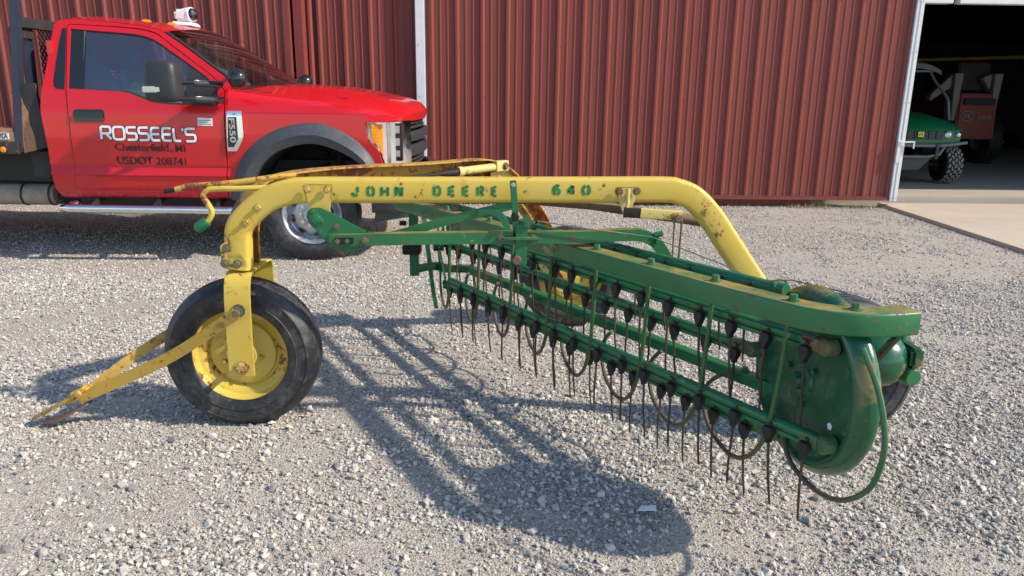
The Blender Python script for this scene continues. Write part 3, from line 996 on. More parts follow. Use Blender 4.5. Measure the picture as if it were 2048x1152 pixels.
def raw(mb, name, mat, sm=30):
    me = bpy.data.meshes.new(name)
    me.from_pydata(mb.v, [], mb.f)
    bm = bmesh.new()
    bm.from_mesh(me)
    bmesh.ops.recalc_face_normals(bm, faces=bm.faces)
    bm.to_mesh(me)
    bm.free()
    me.polygons.foreach_set('use_smooth', [True] * len(me.polygons))
    me.set_sharp_from_angle(angle=radians(sm))
    me.materials.append(mat)
    return me


MM, CM = raw(mount_proto(), 'tine_mount', RUB), raw(clamp_proto(), 'mount_clamp', RUSTP)
TM = [raw(tine_proto(k), 'tine', TINE, 60) for k in range(7)]
ZL = XL.cross(YL)
BASIS = Matrix(((XL.x, YL.x, ZL.x), (XL.y, YL.y, ZL.y), (XL.z, YL.z, ZL.z))).to_4x4()
rr = random.Random(11)
for key, (u, v) in BARS.items():
    b = MB()
    r = .0175
    b.tube([rp(u, v + .006, .165), rp(u, v + .006, 2.31)], r, 12)
    b.bar([rp(u, v - .016, .18) - RP * .004, rp(u, v - .016, 2.31) - RP * .004], .018, .013, NZ)
    bar = b.build('tine_bar', GRN, rake, smooth=40)
    # crank casting that joins the bar to the drum
    e = MB()
    e.bar([rp(u, v, .205), rp(u, v, .145)], .034, .042, NZ, .008)
    p = rp(u, v, .130)
    e.tube([p + RN * .020, p + RN * .012, p - RN * .026], [.020, .027, .027], 14)
    e.build('bar_end', GRNE, bar, bevel=.002)
    MB().tube([p - RN * .026, p - RN * .034], .0255, 14).build('bar_bearing', IRON, bar)
    n = 16
    s0 = .175 + {'A': .01, 'B': 0, 'C': .015, 'D': .03, 'E': .05}[key]
    for k in range(n):
        s = s0 + .1335 * k + rr.uniform(-.012, .012)
        pos = rp(u, v - .005, s) - ORG[rake]
        if pos is None: continue
        rotj = Matrix.Rotation(rr.uniform(-.06, .06), 4, 'Y') @ Matrix.Rotation(rr.uniform(-.05, .05), 4, 'X')
        for me, nm in ((MM, 'tine_mount'), (CM, 'mount_clamp'), (TM[rr.randrange(7)], 'tine')):
            if nm == 'tine' and ((key == 'D' and rr.random() < .12)): continue
            o = bpy.data.objects.new(nm, me)
            COL.objects.link(o)
            o.parent = bar
            o.matrix_local = Matrix.Translation(pos) @ BASIS @ rotj

# top frame bar, bolts, left-end post, lower rail
c0 = RC.copy(); c0.z = 0
TOPZ = .842
TB = [c0 - RP * .1515 + RB * along(q) + NZ * (TOPZ - .034) for q in (2.53, 2.2, 1.6, 1.0, .5, .26)] + [Vector((x, y, TOPZ - .034)) for x, y in ((.850, 2.062), (.905, 2.000), (.965, 1.965), (1.03, 1.950), (1.095, 1.955), (1.168, 1.972))]
tbp = TB[:5] + smooth_path(TB[5:], 5)
top = MB().bar(tbp, .080, .068, NZ, .007).build('top_frame_bar', GRN2, rake, smooth=40)
for q in (-.02, .262, .55, .84, 1.22, 1.60, 2.0):
    p = c0 - RP * .1515 + RB * along(q) + NZ * TOPZ
    if q < 0: p = Vector((.862, 2.040, TOPZ))
    MB().hexbolt(p, NZ, .0125, .020).build('frame_bolt', BOLTG, top, smooth=0)
MB().hexbolt((1.002, 1.952, TOPZ), NZ, .0125, .020).build('frame_bolt', BOLTG, top, smooth=0)
rail = MB().bar(smooth_path([far_end(p) for p in ((-.43, 4.10, .435), (-.33, 4.10, .452), (-.24, 3.98, .46))], 4)[:-1] + [c0 + RP * .065 + RB * along(q) + NZ * .463 for q in (2.15, 1.6, 1.0, .5, .05)], .045, .042, NZ, .004)
rail = rail.build('lower_rail', GRN, rake, smooth=30)
for s in (.28, .95, 1.62, 2.1):
    MB().hexbolt(c0 + RP * .065 + RB * along(s) + NZ * .484, NZ, .011, .016).build('rail_bolt', BOLTG, rail, smooth=0)
post = MB().box(far_end((-.470, 4.09, .395)), far_end((-.420, 4.14, .80))).build('end_post', GRN, rake, bevel=.003)
MB().box(far_end((-.505, 4.05, .525)), far_end((-.405, 4.16, .578))).build('bearing_block', IRON, post, bevel=.006)
MB().lathe([(0, -.02), (.014, -.018), (.014, .02)], far_end((-.50, 4.07, .70)), NX, 10).build('grease_cap', IRON, post)
sp = MB()
hubp = rp(0.02, .0, 2.36)
for u, v in BARS.values():
    q = rp(u, v, 2.36)
    dd = (q - hubp).normalized()
    w = dd.cross(RN) * .02
    sp.hexa([hubp + w - RN * .004, hubp - w - RN * .004, q - w * .7 - RN * .004, q + w * .7 - RN * .004], [hubp + w + RN * .004, hubp - w + RN * .004, q - w * .7 + RN * .004, q + w * .7 + RN * .004])
sp.lathe([(0, -.03), (.035, -.03), (.035, .03), (0, .03)], hubp, RN, 16)
sp.build('reel_spider', GRN, rake, smooth=30)
MB().sweep(smooth_path([far_end(p) for p in ((-.405, 4.08, .775), (-.385, 4.06, .74), (-.372, 4.04, .66), (-.362, 4.03, .58), (-.350, 4.03, .45), (-.338, 4.05, .32), (-.326, 4.09, .215))], 4),
           [(-.011, -.035), (.011, -.035), (.011, .035), (-.011, .035)], RU).build('end_shield', GRN, rake, smooth=30)

hoop_uv = [(-.390, .225), (-.385, .14), (-.375, .03), (-.362, -.06), (-.335, -.17), (-.275, -.262), (-.19, -.322), (-.105, -.337), (-.02, -.325), (.05, -.29), (.082, -.23), (.072, -.17), (.02, -.12), (-.03, -.085)]
hoop_1 = [(-.40, .21), (-.475, .13), (-.52, .04), (-.532, -.04), (-.51, -.13), (-.455, -.20), (-.38, -.252), (-.29, -.275), (-.20, -.272), (-.13, -.245), (-.09, -.19)]
for k in range(9):
    q = .346 + .283 * (k - 1) if k else .122
    j = rr.uniform(-.008, .008)
    MB().tube(smooth_path([rp(u, v + j, q) for u, v in (hoop_uv if k else hoop_1)], 3), .0080, 8).build('stripper_hoop', RODM, rake)

# drive gearbox, strut and the near rear wheel
gb = MB().lathe([(0, -.10), (.035, -.10), (.05, -.085), (.075, -.055), (.088, -.02), (.090, .02), (.078, .055), (.05, .078), (.02, .09), (0, .09)], (1.215, 2.20, .610), (1, .12, .05), 24).build('gearbox', GRND, rake, smooth=50)
MB().lathe([(0, -.045), (.024, -.045), (.028, -.038), (.030, 0)], (1.292, 2.165, .572), (-.15, 1, .0), 18).build('filler_cap', GRN2, gb)
MB().box((1.285, 2.12, .60), (1.325, 2.24, .665)).build('gearbox_flange', GRND, gb, bevel=.01)
MB().tube([(1.30, 2.22, .66), (1.30, 2.22, .77)], .016, 10).build('breather_pipe', GRN, gb)
MB().tube([RC - RN * .02, (1.14, 2.19, .60)], .045, 16).build('drive_housing', GRND, gb)
MB().bar([(1.165, 1.970, .795), (1.075, 1.995, .640)], .012, .050, Vector((.5, .8, .2)).cross(Vector((-.115, .04, -.18))).cross(Vector((-.115, .04, -.18)))).build('frame_strut', RODM, rake, bevel=.002)
rw = MB().tube([(1.36, 2.98, .312), (1.435, 2.82, .308)], .02, 10).build('rear_wheel', IRON, rake)
RUSTRIM = worn('rusty_orange_rim', (.30, .085, .025), (.36, .12, .035), (.25, .12, .03), r_amt=.8, p_amt=.6, rough=.7)
wheel('rear_wheel', (1.435, 2.90, .310), (0, 1, 0), rw, (TYRE, RUSTRIM), label='rusty orange rim')
rw2 = MB().tube([(.44, 4.38, .312), (.50, 4.60, .310)], .02, 10).build('rear_wheel', IRON, rake)
wheel('rear_wheel', (.470, 4.46, .310), (0, 1, 0), rw2, (TYRE, YEL))
MB().bar([(.33, 4.34, .46), (.40, 4.345, .40), (.48, 4.34, .305)], .09, .012, NY, .003).build('rear_fork', YEL, rake, bevel=.002)
MB().bar([(.28, 4.33, .42), (.36, 4.335, .31), (.43, 4.335, .22)], .035, .014, NY, .003).build('rear_brace', YELP, rake, bevel=.002)
# rear top tube behind the frame bar, bending into the drum
MB().tube([rp(.0273, .253, 2.36), rp(.0273, .253, .40), rp(.0273, .255, .2), rp(.0273, .258, .09)], .021, 12).build('rear_tube', GRN, rake)

# ------------------------------------------------------------------ flatbed truck
truck = thing('flatbed_truck', 'red flatbed truck with white door lettering parked in front of the red barn', 'truck', (-3, 7.13, 0))
YC2 = 14.26
_Z = [.40, .52, .585, .60, .70, .712, .776, .79, 1.0, 1.2, 1.38, 2.0]
_Y = [6.215, 6.178, 6.160, 6.148, 6.132, 6.120, 6.142, 6.136, 6.120, 6.128, 6.168, 6.42]


def ys(z): return float(np.interp(z, _Z, _Y))


def side(outer, holes=(), off=0.0, thick=.03, zstep=.055, yfun=ys, mirror=False, mb=None):
    """body-side sheet: polygon in (x, z), bent to the body's side section, thickened inwards"""
    loops = [outer] + list(holes)
    flat = [Vector((p[0], 0, p[1])) for lp in loops for p in lp]
    tri = tessellate_polygon([[Vector((p[0], p[1], 0)) for p in lp] for lp in loops])
    bm = bmesh.new()
    bv = [bm.verts.new(v) for v in flat]
    for t in tri:
        try: bm.faces.new([bv[i] for i in t])
        except ValueError: pass
    zs = [v.z for v in flat]
    cuts = sorted(set([z for z in _Z] + list(np.arange(min(zs), max(zs), zstep))))
    for z in cuts:
        if min(zs) < z < max(zs):
            bmesh.ops.bisect_plane(bm, geom=bm.verts[:] + bm.edges[:] + bm.faces[:], dist=1e-5, plane_co=(0, 0, z), plane_no=(0, 0, 1))
    for v in bm.verts: v.co.y = yfun(v.co.z) + off
    bm.faces.ensure_lookup_table()
    if thick:
        ext = bmesh.ops.extrude_face_region(bm, geom=bm.faces[:], use_keep_orig=True)
        for g in ext['geom']:
            if isinstance(g, bmesh.types.BMVert): g.co.y += thick
    bm.verts.index_update()
    mb = mb or MB()
    vs = [v.co.copy() for v in bm.verts]
    fs = [[v.index for v in f.verts] for f in bm.faces]
    mb.add(vs, fs)
    if mirror: mb.add([(v.x, YC2 - v.y, v.z) for v in vs], [f[::-1] for f in fs])
    bm.free()
    return mb


def inset(poly, d):
    cx = sum(p[0] for p in poly) / len(poly)
    cz = sum(p[1] for p in poly) / len(poly)
    out = []
    for x, z in poly:
        l = math.hypot(x - cx, z - cz)
        out.append((x - (x - cx) / l * d, z - (z - cz) / l * d))
    return out


DOOR = [(-3.409, .529), (-2.180, .523), (-2.154, .776), (-2.142, 1.1), (-2.135, 1.376), (-2.168, 1.433), (-2.263, 1.513), (-2.419, 1.623), (-2.575, 1.730), (-2.640, 1.782), (-2.700, 1.820), (-2.770, 1.843), (-2.860, 1.857), (-3.039, 1.871), (-3.395, 1.884),
        (-3.413, 1.870), (-3.397, 1.60), (-3.382, 1.361), (-3.369, 1.155), (-3.371, .95), (-3.381, .732)]
WIN = [(-3.380, 1.845), (-3.362, 1.384), (-2.959, 1.368), (-2.885, 1.355), (-2.825, 1.330), (-2.719, 1.289), (-2.665, 1.279), (-2.60, 1.273), (-2.215, 1.260), (-2.192, 1.275), (-2.196, 1.400), (-2.220, 1.432), (-2.301, 1.497), (-2.416, 1.577), (-2.572, 1.679), (-2.66, 1.737), (-2.732, 1.776), (-2.80, 1.798), (-2.885, 1.813), (-3.08, 1.825)]
CAB = [(-3.42, .525), (-3.510, .527), (-3.548, .555), (-3.564, .60), (-3.568, .795), (-3.563, .978), (-3.578, 1.15), (-3.583, 1.241), (-3.573, 1.359), (-3.554, 1.489), (-3.533, 1.709), (-3.521, 1.85), (-3.508, 1.890), (-3.475, 1.914), (-3.40, 1.921), (-3.315, 1.922),
       (-3.04, 1.898), (-2.86, 1.880), (-2.76, 1.864), (-2.70, 1.850), (-2.645, 1.826), (-2.54, 1.760), (-2.422, 1.681), (-2.266, 1.571), (-2.156, 1.499), (-2.100, 1.440), (-2.105, 1.39), (-2.118, 1.2), (-2.132, .776), (-2.158, .525)]
cab = side(CAB, [DOOR], 0, .05, mirror=True)
# roof
RL = [(-3.555, 1.55), (-3.541, 1.709), (-3.527, 1.85), (-3.508, 1.892), (-3.475, 1.916), (-3.40, 1.924), (-3.315, 1.925), (-3.04, 1.901), (-2.86, 1.883), (-2.76, 1.867), (-2.70, 1.853), (-2.645, 1.828)]
NT = 14


def across(t): return sin(pi * t) ** .7


vs, fs = [], []
for i, (x, z) in enumerate(RL):
    y0 = ys(z) + .004
    for k in range(NT + 1):
        t = k / NT
        c = across(t)
        lift = .060 * min(1, max(0, i - 2) / 3)
        fwd = (.085 * max(0, i - 8) / 3 - .02 * (i < 4)) * c
        vs.append((x + fwd, y0 + (YC2 - 2 * y0) * t, z + lift * c))
fs = [(i * (NT + 1) + k, i * (NT + 1) + k + 1, (i + 1) * (NT + 1) + k + 1, (i + 1) * (NT + 1) + k) for i in range(len(RL) - 1) for k in range(NT)]
cab.add(vs, fs)
cab.box((-3.55, 6.20, .53), (-3.50, 8.06, 1.34)).box((-3.50, 6.22, .53), (-2.15, 8.04, .57)).box((-3.55, 6.28, 1.34), (-3.51, 6.40, 1.75)).box((-3.55, 7.86, 1.34), (-3.51, 7.98, 1.75))
cabo = cab.build('cab', RED, truck, smooth=38)
PINK = [(-2.645, 1.826), (-2.54, 1.760), (-2.422, 1.681), (-2.266, 1.571), (-2.156, 1.499), (-2.095, 1.425)]


def screen(mb, pts, b0, b1, inset_y=.012, nt=14, dz=0, dx=0):
    vs = []
    for i, (x, z) in enumerate(pts):
        f = i / (len(pts) - 1)
        y0 = ys(z) + inset_y
        lift = .060 * (1 - f) + .0 * f
        for k in range(nt + 1):
            t = k / nt
            vs.append((x + dx + (b0 + (b1 - b0) * f) * across(t), y0 + (YC2 - 2 * y0) * t, z + dz + lift * across(t)))
    mb.add(vs, [(i * (nt + 1) + k, i * (nt + 1) + k + 1, (i + 1) * (nt + 1) + k + 1, (i + 1) * (nt + 1) + k) for i in range(len(pts) - 1) for k in range(nt)])
    return mb


screen(MB(), PINK, .085, .30).build('windscreen', GLW, truck, smooth=60)
wt = MB()
for sgn in (0, 1):
    pth = []
    for i, (x, z) in enumerate(PINK):
        y = ys(z) + .022
        pth.append((x + .012, y if not sgn else YC2 - y, z + .006))
    wt.tube(pth, .012, 6)
wt.build('windscreen_seal', BLKP, truck)
wp = MB()
wp.tube([(-2.02, 6.50, 1.432), (-1.90, 6.75, 1.445), (-1.84, 7.25, 1.455)], .007, 6).tube([(-1.86, 7.1, 1.445), (-1.80, 7.45, 1.45), (-1.92, 7.85, 1.47)], .007, 6)
wp.build('wiper', BLKP, truck, kind='stuff')
MB().tube([(-1.835, 6.33, 1.42), (-1.86, 6.33, 1.60), (-1.868, 6.33, 1.72)], .0022, 5).build('radio_aerial', BLKP, truck)

door_p = side([(x, z) for x, z in inset(DOOR, .008)], [WIN], -.006, .035).build('door', RED, truck, smooth=30)
ins = MB()
side(inset(WIN, -.004), [inset(WIN, .016)], .002, .02, mb=ins).build('window_seal', BLKP, door_p, smooth=30)
side([(-3.374, 1.841), (-3.356, 1.388), (-3.246, 1.384), (-3.268, 1.836)], [], .001, .012).build('pillar_cover', BLKG, door_p, smooth=30)
side([(-2.446, 1.268), (-2.215, 1.262), (-2.196, 1.278), (-2.200, 1.400), (-2.224, 1.430), (-2.301, 1.494), (-2.446, 1.592)], [], .001, .012).build('mirror_sail', BLKP, door_p, smooth=30)
side([(-3.264, 1.830), (-3.246, 1.384), (-2.959, 1.370), (-2.885, 1.357), (-2.825, 1.332), (-2.719, 1.291), (-2.62, 1.277), (-2.446, 1.270), (-2.446, 1.590), (-2.572, 1.674), (-2.66, 1.732), (-2.732, 1.771), (-2.885, 1.808)], [], .010, 0).build('window_glass', GLS, door_p, smooth=0)
MB().tube([(-3.250, ys(1.39) + .004, 1.388), (-3.262, ys(1.6) + .004, 1.6), (-3.270, ys(1.83) + .004, 1.832)], .003, 6).build('glass_run', plain('seal_grey', (.22, .21, .19), .7), door_p)
side([(-3.418, 1.852), (-3.447, 1.848), (-3.462, 1.74), (-3.474, 1.58), (-3.482, 1.45), (-3.474, 1.400), (-3.450, 1.384), (-3.392, 1.381), (-3.402, 1.60)], [], -.004, .012).build('quarter_window', BLKG, truck, smooth=30)
# far door glass so that the cab is see-through
MB().add([(x, YC2 - ys(z), z) for x, z in WIN], [tuple(range(len(WIN)))[::-1]]).build('far_window', GLS, truck, smooth=0)
hd = side([(-3.322, 1.145), (-3.310, 1.131), (-3.098, 1.131), (-3.086, 1.146), (-3.084, 1.212), (-3.098, 1.228), (-3.305, 1.228), (-3.320, 1.214)], [], -.012, .012).build('door_handle', BLKG, door_p, smooth=30)
side([(-3.316, 1.166), (-3.092, 1.166), (-3.090, 1.196), (-3.314, 1.196)], [], -.026, .012).build('handle_grip', BLKP, hd, smooth=30)
side([(-2.356, 1.110), (-2.239, 1.109), (-2.238, 1.170), (-2.355, 1.174)], [], -.009, .002).build('door_sticker', PAPER, door_p, smooth=0)
for r_ in range(3):
    side([(-2.350, 1.120 + .015 * r_), (-2.250 - .02 * (r_ % 2), 1.120 + .015 * r_), (-2.250 - .02 * (r_ % 2), 1.124 + .015 * r_), (-2.350, 1.124 + .015 * r_)], [], -.010, 0).build('sticker_print', BLKL, door_p, smooth=0)


# painted lettering on the door
def door_place(off): return lambda x, z: (x, ys(z) + off, z)


GL = {'R': ([[(0, 0), (0, 1)], [(0, 1), (.72, 1), (1, .98), (1, .48), (.72, .46), (0, .46)], [(.5, .46), (1.02, 0)]], .084),
      'O': ([[(.5, 1), (.16, 1), (0, .86), (0, .14), (.16, 0), (.84, 0), (1, .14), (1, .86), (.84, 1), (.5, 1)]], .098),
      'S': ([[(1, 1), (.28, 1), (0, .98), (0, .54), (.28, .52), (.72, .52), (1, .5), (1, .02), (.72, 0), (0, 0)]], .084),
      'E': ([[(1, 1), (.4, 1), (0, .98), (0, .02), (.4, 0), (1, 0)], [(.1, .5), (.95, .5)]], .078),
      'L': ([[(0, 1), (0, .1), (.15, 0), (1, 0)]], .062),
      "'": ([[(.5, 1.03), (.4, .80)]], .012)}
for w, off, mat, nm, ext in ((.0285, -.0085, BLKL, 'lettering_outline', .005), (.0190, -.0100, WHTL, 'painted_letter', 0)):
    x = -3.122
    for ch in "ROSSEEL'S":
        st, wd = GL[ch]
        wd *= .885
        mb = MB()
        for k, s_ in enumerate(st):
            zb, h = .9985 - (x + 3.12) * .015, .0975
            P = [(x + wd * a, zb + h * b) for a, b in s_]
            if len(P) > 2: P = [tuple(p) for p in chaikin(P, it=2)]
            a, b = Vector(P[0]), Vector(P[1])
            P[0] = tuple(a - (b - a).normalized() * (.009 if ch != 'O' else 0) * (ext > 0) * .6)
            a, b = Vector(P[-1]), Vector(P[-2])
            P[-1] = tuple(a - (b - a).normalized() * (.009 if ch != 'O' else 0) * (ext > 0) * .6)
            mb.ribbon(P, w * (.8 if ch == "'" else 1), lambda p, q, k=k, off=off: (p, ys(q) + off - .0004 * k, q))
        mb.build(nm, mat, door_p, smooth=0, recalc=False)
        x += wd + (.0205 if ch not in "L'" else .011 if ch == 'L' else .018)
for body, xa, za, bw, bh, sl in (('Chesterfield, MI', -3.030, .898, .555, .070, 0), ('USDOT 208741', -3.028, .800,   .548, .063, 0)):
    font_mesh('door_text', body, BLKL, door_p, (xa, ys(za + .03) - .0098, za), (1, 0, -.012), (0, (ys(za + bh) - ys(za)) / bh, 1), bw, bh, .012)

# fender, hood, flare
ARC_O = [(-2.140, .525), (-2.125, .61), (-2.105, .688), (-2.050, .825), (-1.956, .949), (-1.810, 1.056), (-1.655, 1.116), (-1.504, 1.141), (-1.354, 1.131), (-1.206, 1.070), (-1.086, .989), (-.998, .891), (-.957, .815), (-.935, .74)]
ARC_I = [(-1.995, .50), (-1.985, .57), (-1.965, .63), (-1.927, .714), (-1.859, .815), (-1.745, .907), (-1.590, .964), (-1.438, .978), (-1.288, .940), (-1.167, .881), (-1.077, .818), (-1.035, .765), (-1.01, .71)]
FEN = [(-2.142, .56), (-2.150, .776), (-2.134, 1.05), (-2.126, 1.222), (-1.0, 1.222), (-1.018, 1.19), (-1.032, 1.166), (-1.014, 1.01), (-.935, .935), (-.893, .80), (-.915, .74)] + ARC_O[::-1][1:-1]
side(FEN, [], .001, .03, mirror=True).build('fender', RED, truck, smooth=30)


def resample(P, n):
    P = [Vector(p) for p in P]
    d = [0]
    for a, b in zip(P, P[1:]): d.append(d[-1] + (b - a).length)
    return [(float(np.interp(t, d, [p.x for p in P])), float(np.interp(t, d, [p.y for p in P]))) for t in np.linspace(0, d[-1], n)]


n = 30
O_, I_ = resample(smooth_path([(x, z, 0) for x, z in ARC_O], 3), n), resample(smooth_path([(x, z, 0) for x, z in ARC_I], 3), n)
fl = MB()
vs = []
for (xo, zo), (xi, zi) in zip(O_, I_):
    for f, y in ((0, 6.150), (0, 6.118), (.08, 6.100), (.50, 6.066), (.56, 6.060), (.97, 6.082), (1.0, 6.09), (1.0, 6.20)):
        vs.append((xo + (xi - xo) * f, y, zo + (zi - zo) * f))
fl.add(vs, [(i * 8 + j, i * 8 + j + 1, (i + 1) * 8 + j + 1, (i + 1) * 8 + j) for i in range(n - 1) for j in range(7)])
fl.build('wheel_arch_flare', FLARE, truck, smooth=28)
MB().add([(p[0], y, p[1]) for p in I_ for y in (6.18, 7.0)], [(2 * i, 2 * i + 2, 2 * i + 3, 2 * i + 1) for i in range(n - 1)]).box((-2.1, 6.9, .5), (-.95, 6.95, 1.1)).build('wheel_well_liner', CHASS, truck, smooth=40)

XT = [-2.115, -2.0, -1.85, -1.6, -1.45, -1.29, -1.17, -1.06, -.95, -.88, -.815, -.76, -.716, -.685, -.665]


def ztop(x): return float(np.interp(x, [-2.12, -1.85, -1.6, -1.29, -1.06, -.815, -.716, -.68, -.66], [1.418, 1.428, 1.427, 1.407, 1.370, 1.318, 1.277, 1.240, 1.205]))


def zsh(x): return float(np.interp(x, [-2.12, -2.0, -1.77, -1.3, -1.0, -.8, -.66], [1.395, 1.365, 1.335, 1.300, 1.258, 1.215, 1.180]))


hood = MB()
vs = []
prof_n = None
for x in XT:
    T, Sh = ztop(x), zsh(x)
    Z0 = float(np.interp(x, [-1.06, -.97], [1.215, 1.150]))
    half = [(6.130, Z0), (6.138, Z0 + .01 + .15 * (Sh - Z0)), (6.152, Z0 + .01 + .55 * (Sh - Z0)), (6.185, Sh - .012), (6.225, Sh + .004), (6.30, Sh + .30 * (T - Sh)), (6.40, Sh + .62 * (T - Sh)), (6.46, Sh + .80 * (T - Sh)), (6.52, Sh + .98 * (T - Sh)), (6.70, T), (6.95, T + .012), (7.13, T + .014)]
    sec = half + [(YC2 - y, z) for y, z in half[-2::-1]]
    for y, z in sec:
        a = abs(y - 7.13) / 1.0
        f = ((x + 2.12) / 1.46)
        vs.append((x - .17 * a ** 3 * f * f + .03 * (1 - a) * f * f, y, z))
m_ = len(sec)
hood.add(vs, [(i * m_ + k, i * m_ + k + 1, (i + 1) * m_ + k + 1, (i + 1) * m_ + k) for i in range(len(XT) - 1) for k in range(m_ - 1)])
last = vs[-m_:]
hood.add(last + [(p[0] - .015, p[1], min(p[2] - .003, 1.150)) for p in last], [(k, k + 1, m_ + k + 1, m_ + k) for k in range(m_ - 1)])
hoodo = hood.build('hood', RED, truck, smooth=30)
MB().tube([(-2.09, 6.24, 1.402), (-1.90, 6.26, 1.388), (-1.77, 6.33, 1.366), (-1.5, 6.33, 1.352), (-1.2, 6.335, 1.332)], .003, 5).build('hood_gap', CHASS, hoodo)
MB().hexa([(-2.13, 6.20, 1.36), (-1.80, 6.6, 1.38), (-1.80, 7.66, 1.38), (-2.13, 8.06, 1.36)], [(-2.09, 6.21, 1.405), (-1.83, 6.6, 1.425), (-1.83, 7.66, 1.425), (-2.09, 8.05, 1.405)]).build('cowl_panel', BLKP, truck)

# headlight, grille, bumper
lo = lambda x: float(np.interp(x, [-1.02, -1.0, -.925, -.889, -.60], [1.035, 1.0, .93, .815, .81]))
yh = lambda x: 6.140 + max(0, (x + 1.03) / .33) ** 2.2 * .28


def lamp(xa, xb, zt, off, dz=0, nx=12, nz=8, zmin=0):
    vs = []
    for i in range(nx + 1):
        x = xa + (xb - xa) * i / nx
        zl = max(lo(x) + dz, zmin)
        for j in range(nz + 1): vs.append((x, yh(x) + off, zl + (zt - zl) * j / nz))
    return MB().add(vs, [(i * (nz + 1) + j, (i + 1) * (nz + 1) + j, (i + 1) * (nz + 1) + j + 1, i * (nz + 1) + j + 1) for i in range(nx) for j in range(nz)])


hl = lamp(-1.022, -.70, 1.158, 0).build('headlight', CHROME, truck, smooth=40)
am = lamp(-.985, -.898, 1.135, -.010, .022).build('marker_lens', AMB, hl, smooth=40)
for k in range(5): lamp(-.978 + .01 * (k < 1), -.902, 1.002 + .027 * k, -.0125, 0, 4, 1, .998 + .027 * k).build('lens_rib', AMB, hl, smooth=0)
for za, zb in ((1.05, 1.13), (.95, 1.03), (.86, .93)):
    MB().box((-.83, yh(-.79) - .025, za), (-.765, yh(-.765) + .02, zb)).build('lamp_bowl', LENS, hl, bevel=.01)
MB().box((-.838, yh(-.80) - .012, .835), (-.757, yh(-.76) + .01, 1.142)).build('lamp_cavity', BLKG, hl)
MB().box((-.872, yh(-.86) - .012, .82), (-.842, yh(-.84) + .01, 1.15)).build('chrome_divider', CHROME, hl, bevel=.006)


def gbar(z, h, d, bulge=0.0, w=.05):
    pth = [(-.84, 6.42, z), (-.785 + bulge, 6.46, z), (-.745 + bulge, 6.60, z), (-.72 + bulge, 6.85, z), (-.71 + bulge, 7.13, z)]
    pth += [(p[0], YC2 - p[1], p[2]) for p in pth[-2::-1]]
    return MB().bar(smooth_path(pth, 4), w, h, NZ, min(.012, h * .3))


MB().box((-.90, 6.43, .70), (-.82, 7.83, 1.20)).build('grille_back', CHASS, truck)
for z, h, bu in ((1.165, .026, .0), (1.128, .022, .005), (1.09, .022, .012), (1.02, .085, .045), (.90, .10, .04), (.815, .022, .012), (.78, .022, .012)):
    gbar(z, h, 0, bu).build('grille_bar', BLKP, truck, smooth=30)
for k in range(8): MB().box((-.835, 6.40, .84 + .032 * k), (-.785, 6.430, .858 + .032 * k)).build('grille_tooth', BLKP, truck)
MB().lathe([(0, .012), (.055, .012), (.06, 0)], (-.65, 7.13, .965), NX, 20).build('grille_emblem', BLKG, truck)
bp = smooth_path([(-1.0, 6.15, .57), (-.80, 6.17, .57), (-.66, 6.40, .57), (-.61, 7.13, .57), (-.66, 7.86, .57), (-.80, 8.09, .57), (-1.0, 8.11, .57)], 4)
MB().bar(bp, .10, .30, NZ, .03).build('bumper', BLKP, truck)
MB().hexa([(-1.0, 6.18, .33), (-.70, 6.24, .37), (-.70, 8.0, .37), (-1.0, 8.08, .33)], [(-.98, 6.17, .43), (-.72, 6.22, .43), (-.72, 8.02, .43), (-.98, 8.09, .43)]).build('air_dam', FLARE, truck, bevel=.008)

# badge, mirror, spotlights, roof lights
BD = [(-2.120, 1.226), (-2.003, 1.228), (-1.998, 1.04), (-2.008, 1.0), (-2.060, .914), (-2.136, .912)]
bd = side(BD, [], -.022, .022).build('fender_badge', CHROME, truck, bevel=.004)
side([(-2.112, 1.180), (-2.045, 1.182), (-2.042, 1.01), (-2.082, .945), (-2.126, .945)], [], -.026, .006).build('badge_insert', BLKP, bd)
font_mesh('badge_text', 'F550', LENS, bd, (-2.104, ys(1.05) - .0285, 1.172), (0, 0, -1), (1, 0, 0), .19, .048, .025)
font_mesh('badge_text', 'XL', BLKL, bd, (-2.075, ys(1.2) - .0235, 1.196), (1, 0, 0), (0, 0, 1), .03, .014, .01)
mv = []
ML = [(1.296, .55), (1.305, .85), (1.33, .97), (1.40, 1.0), (1.50, .99), (1.56, .94), (1.585, .80), (1.593, .5)]
for z, k in ML:
    for q in range(20):
        a = 2 * pi * q / 20
        cx, cy = abs(cos(a)) ** .5 * (1 if cos(a) > 0 else -1), abs(sin(a)) ** .5 * (1 if sin(a) > 0 else -1)
        f = (z - 1.296) / .297
        mv.append((-2.472 + .012 * f + cx * (.132 - .014 * f) * k, 5.83 + cy * .105 * k + cx * -.01, z))
mr = MB().add(mv, [(i * 20 + q, i * 20 + (q + 1) % 20, (i + 1) * 20 + (q + 1) % 20, (i + 1) * 20 + q) for i in range(7) for q in range(20)] + [tuple(range(20))[::-1], tuple(range(140, 160))]).build('mirror', BLKP, truck, smooth=60)
MB().box((-2.588, 5.722, 1.366), (-2.455, 5.75, 1.410)).build('turn_lamp', LENS, mr, bevel=.006)
for z in (1.438, 1.318):
    MB().tube([(-2.36, 5.86, z), (-2.26, 5.93, z)], .017, 8).bar([(-2.285, 5.915, z), (-2.20, 5.985, z - .004), (-2.145, 6.12, z - .008)], .040, .052, NZ, .008).build('mirror_arm', BLKG, mr, bevel=.002)
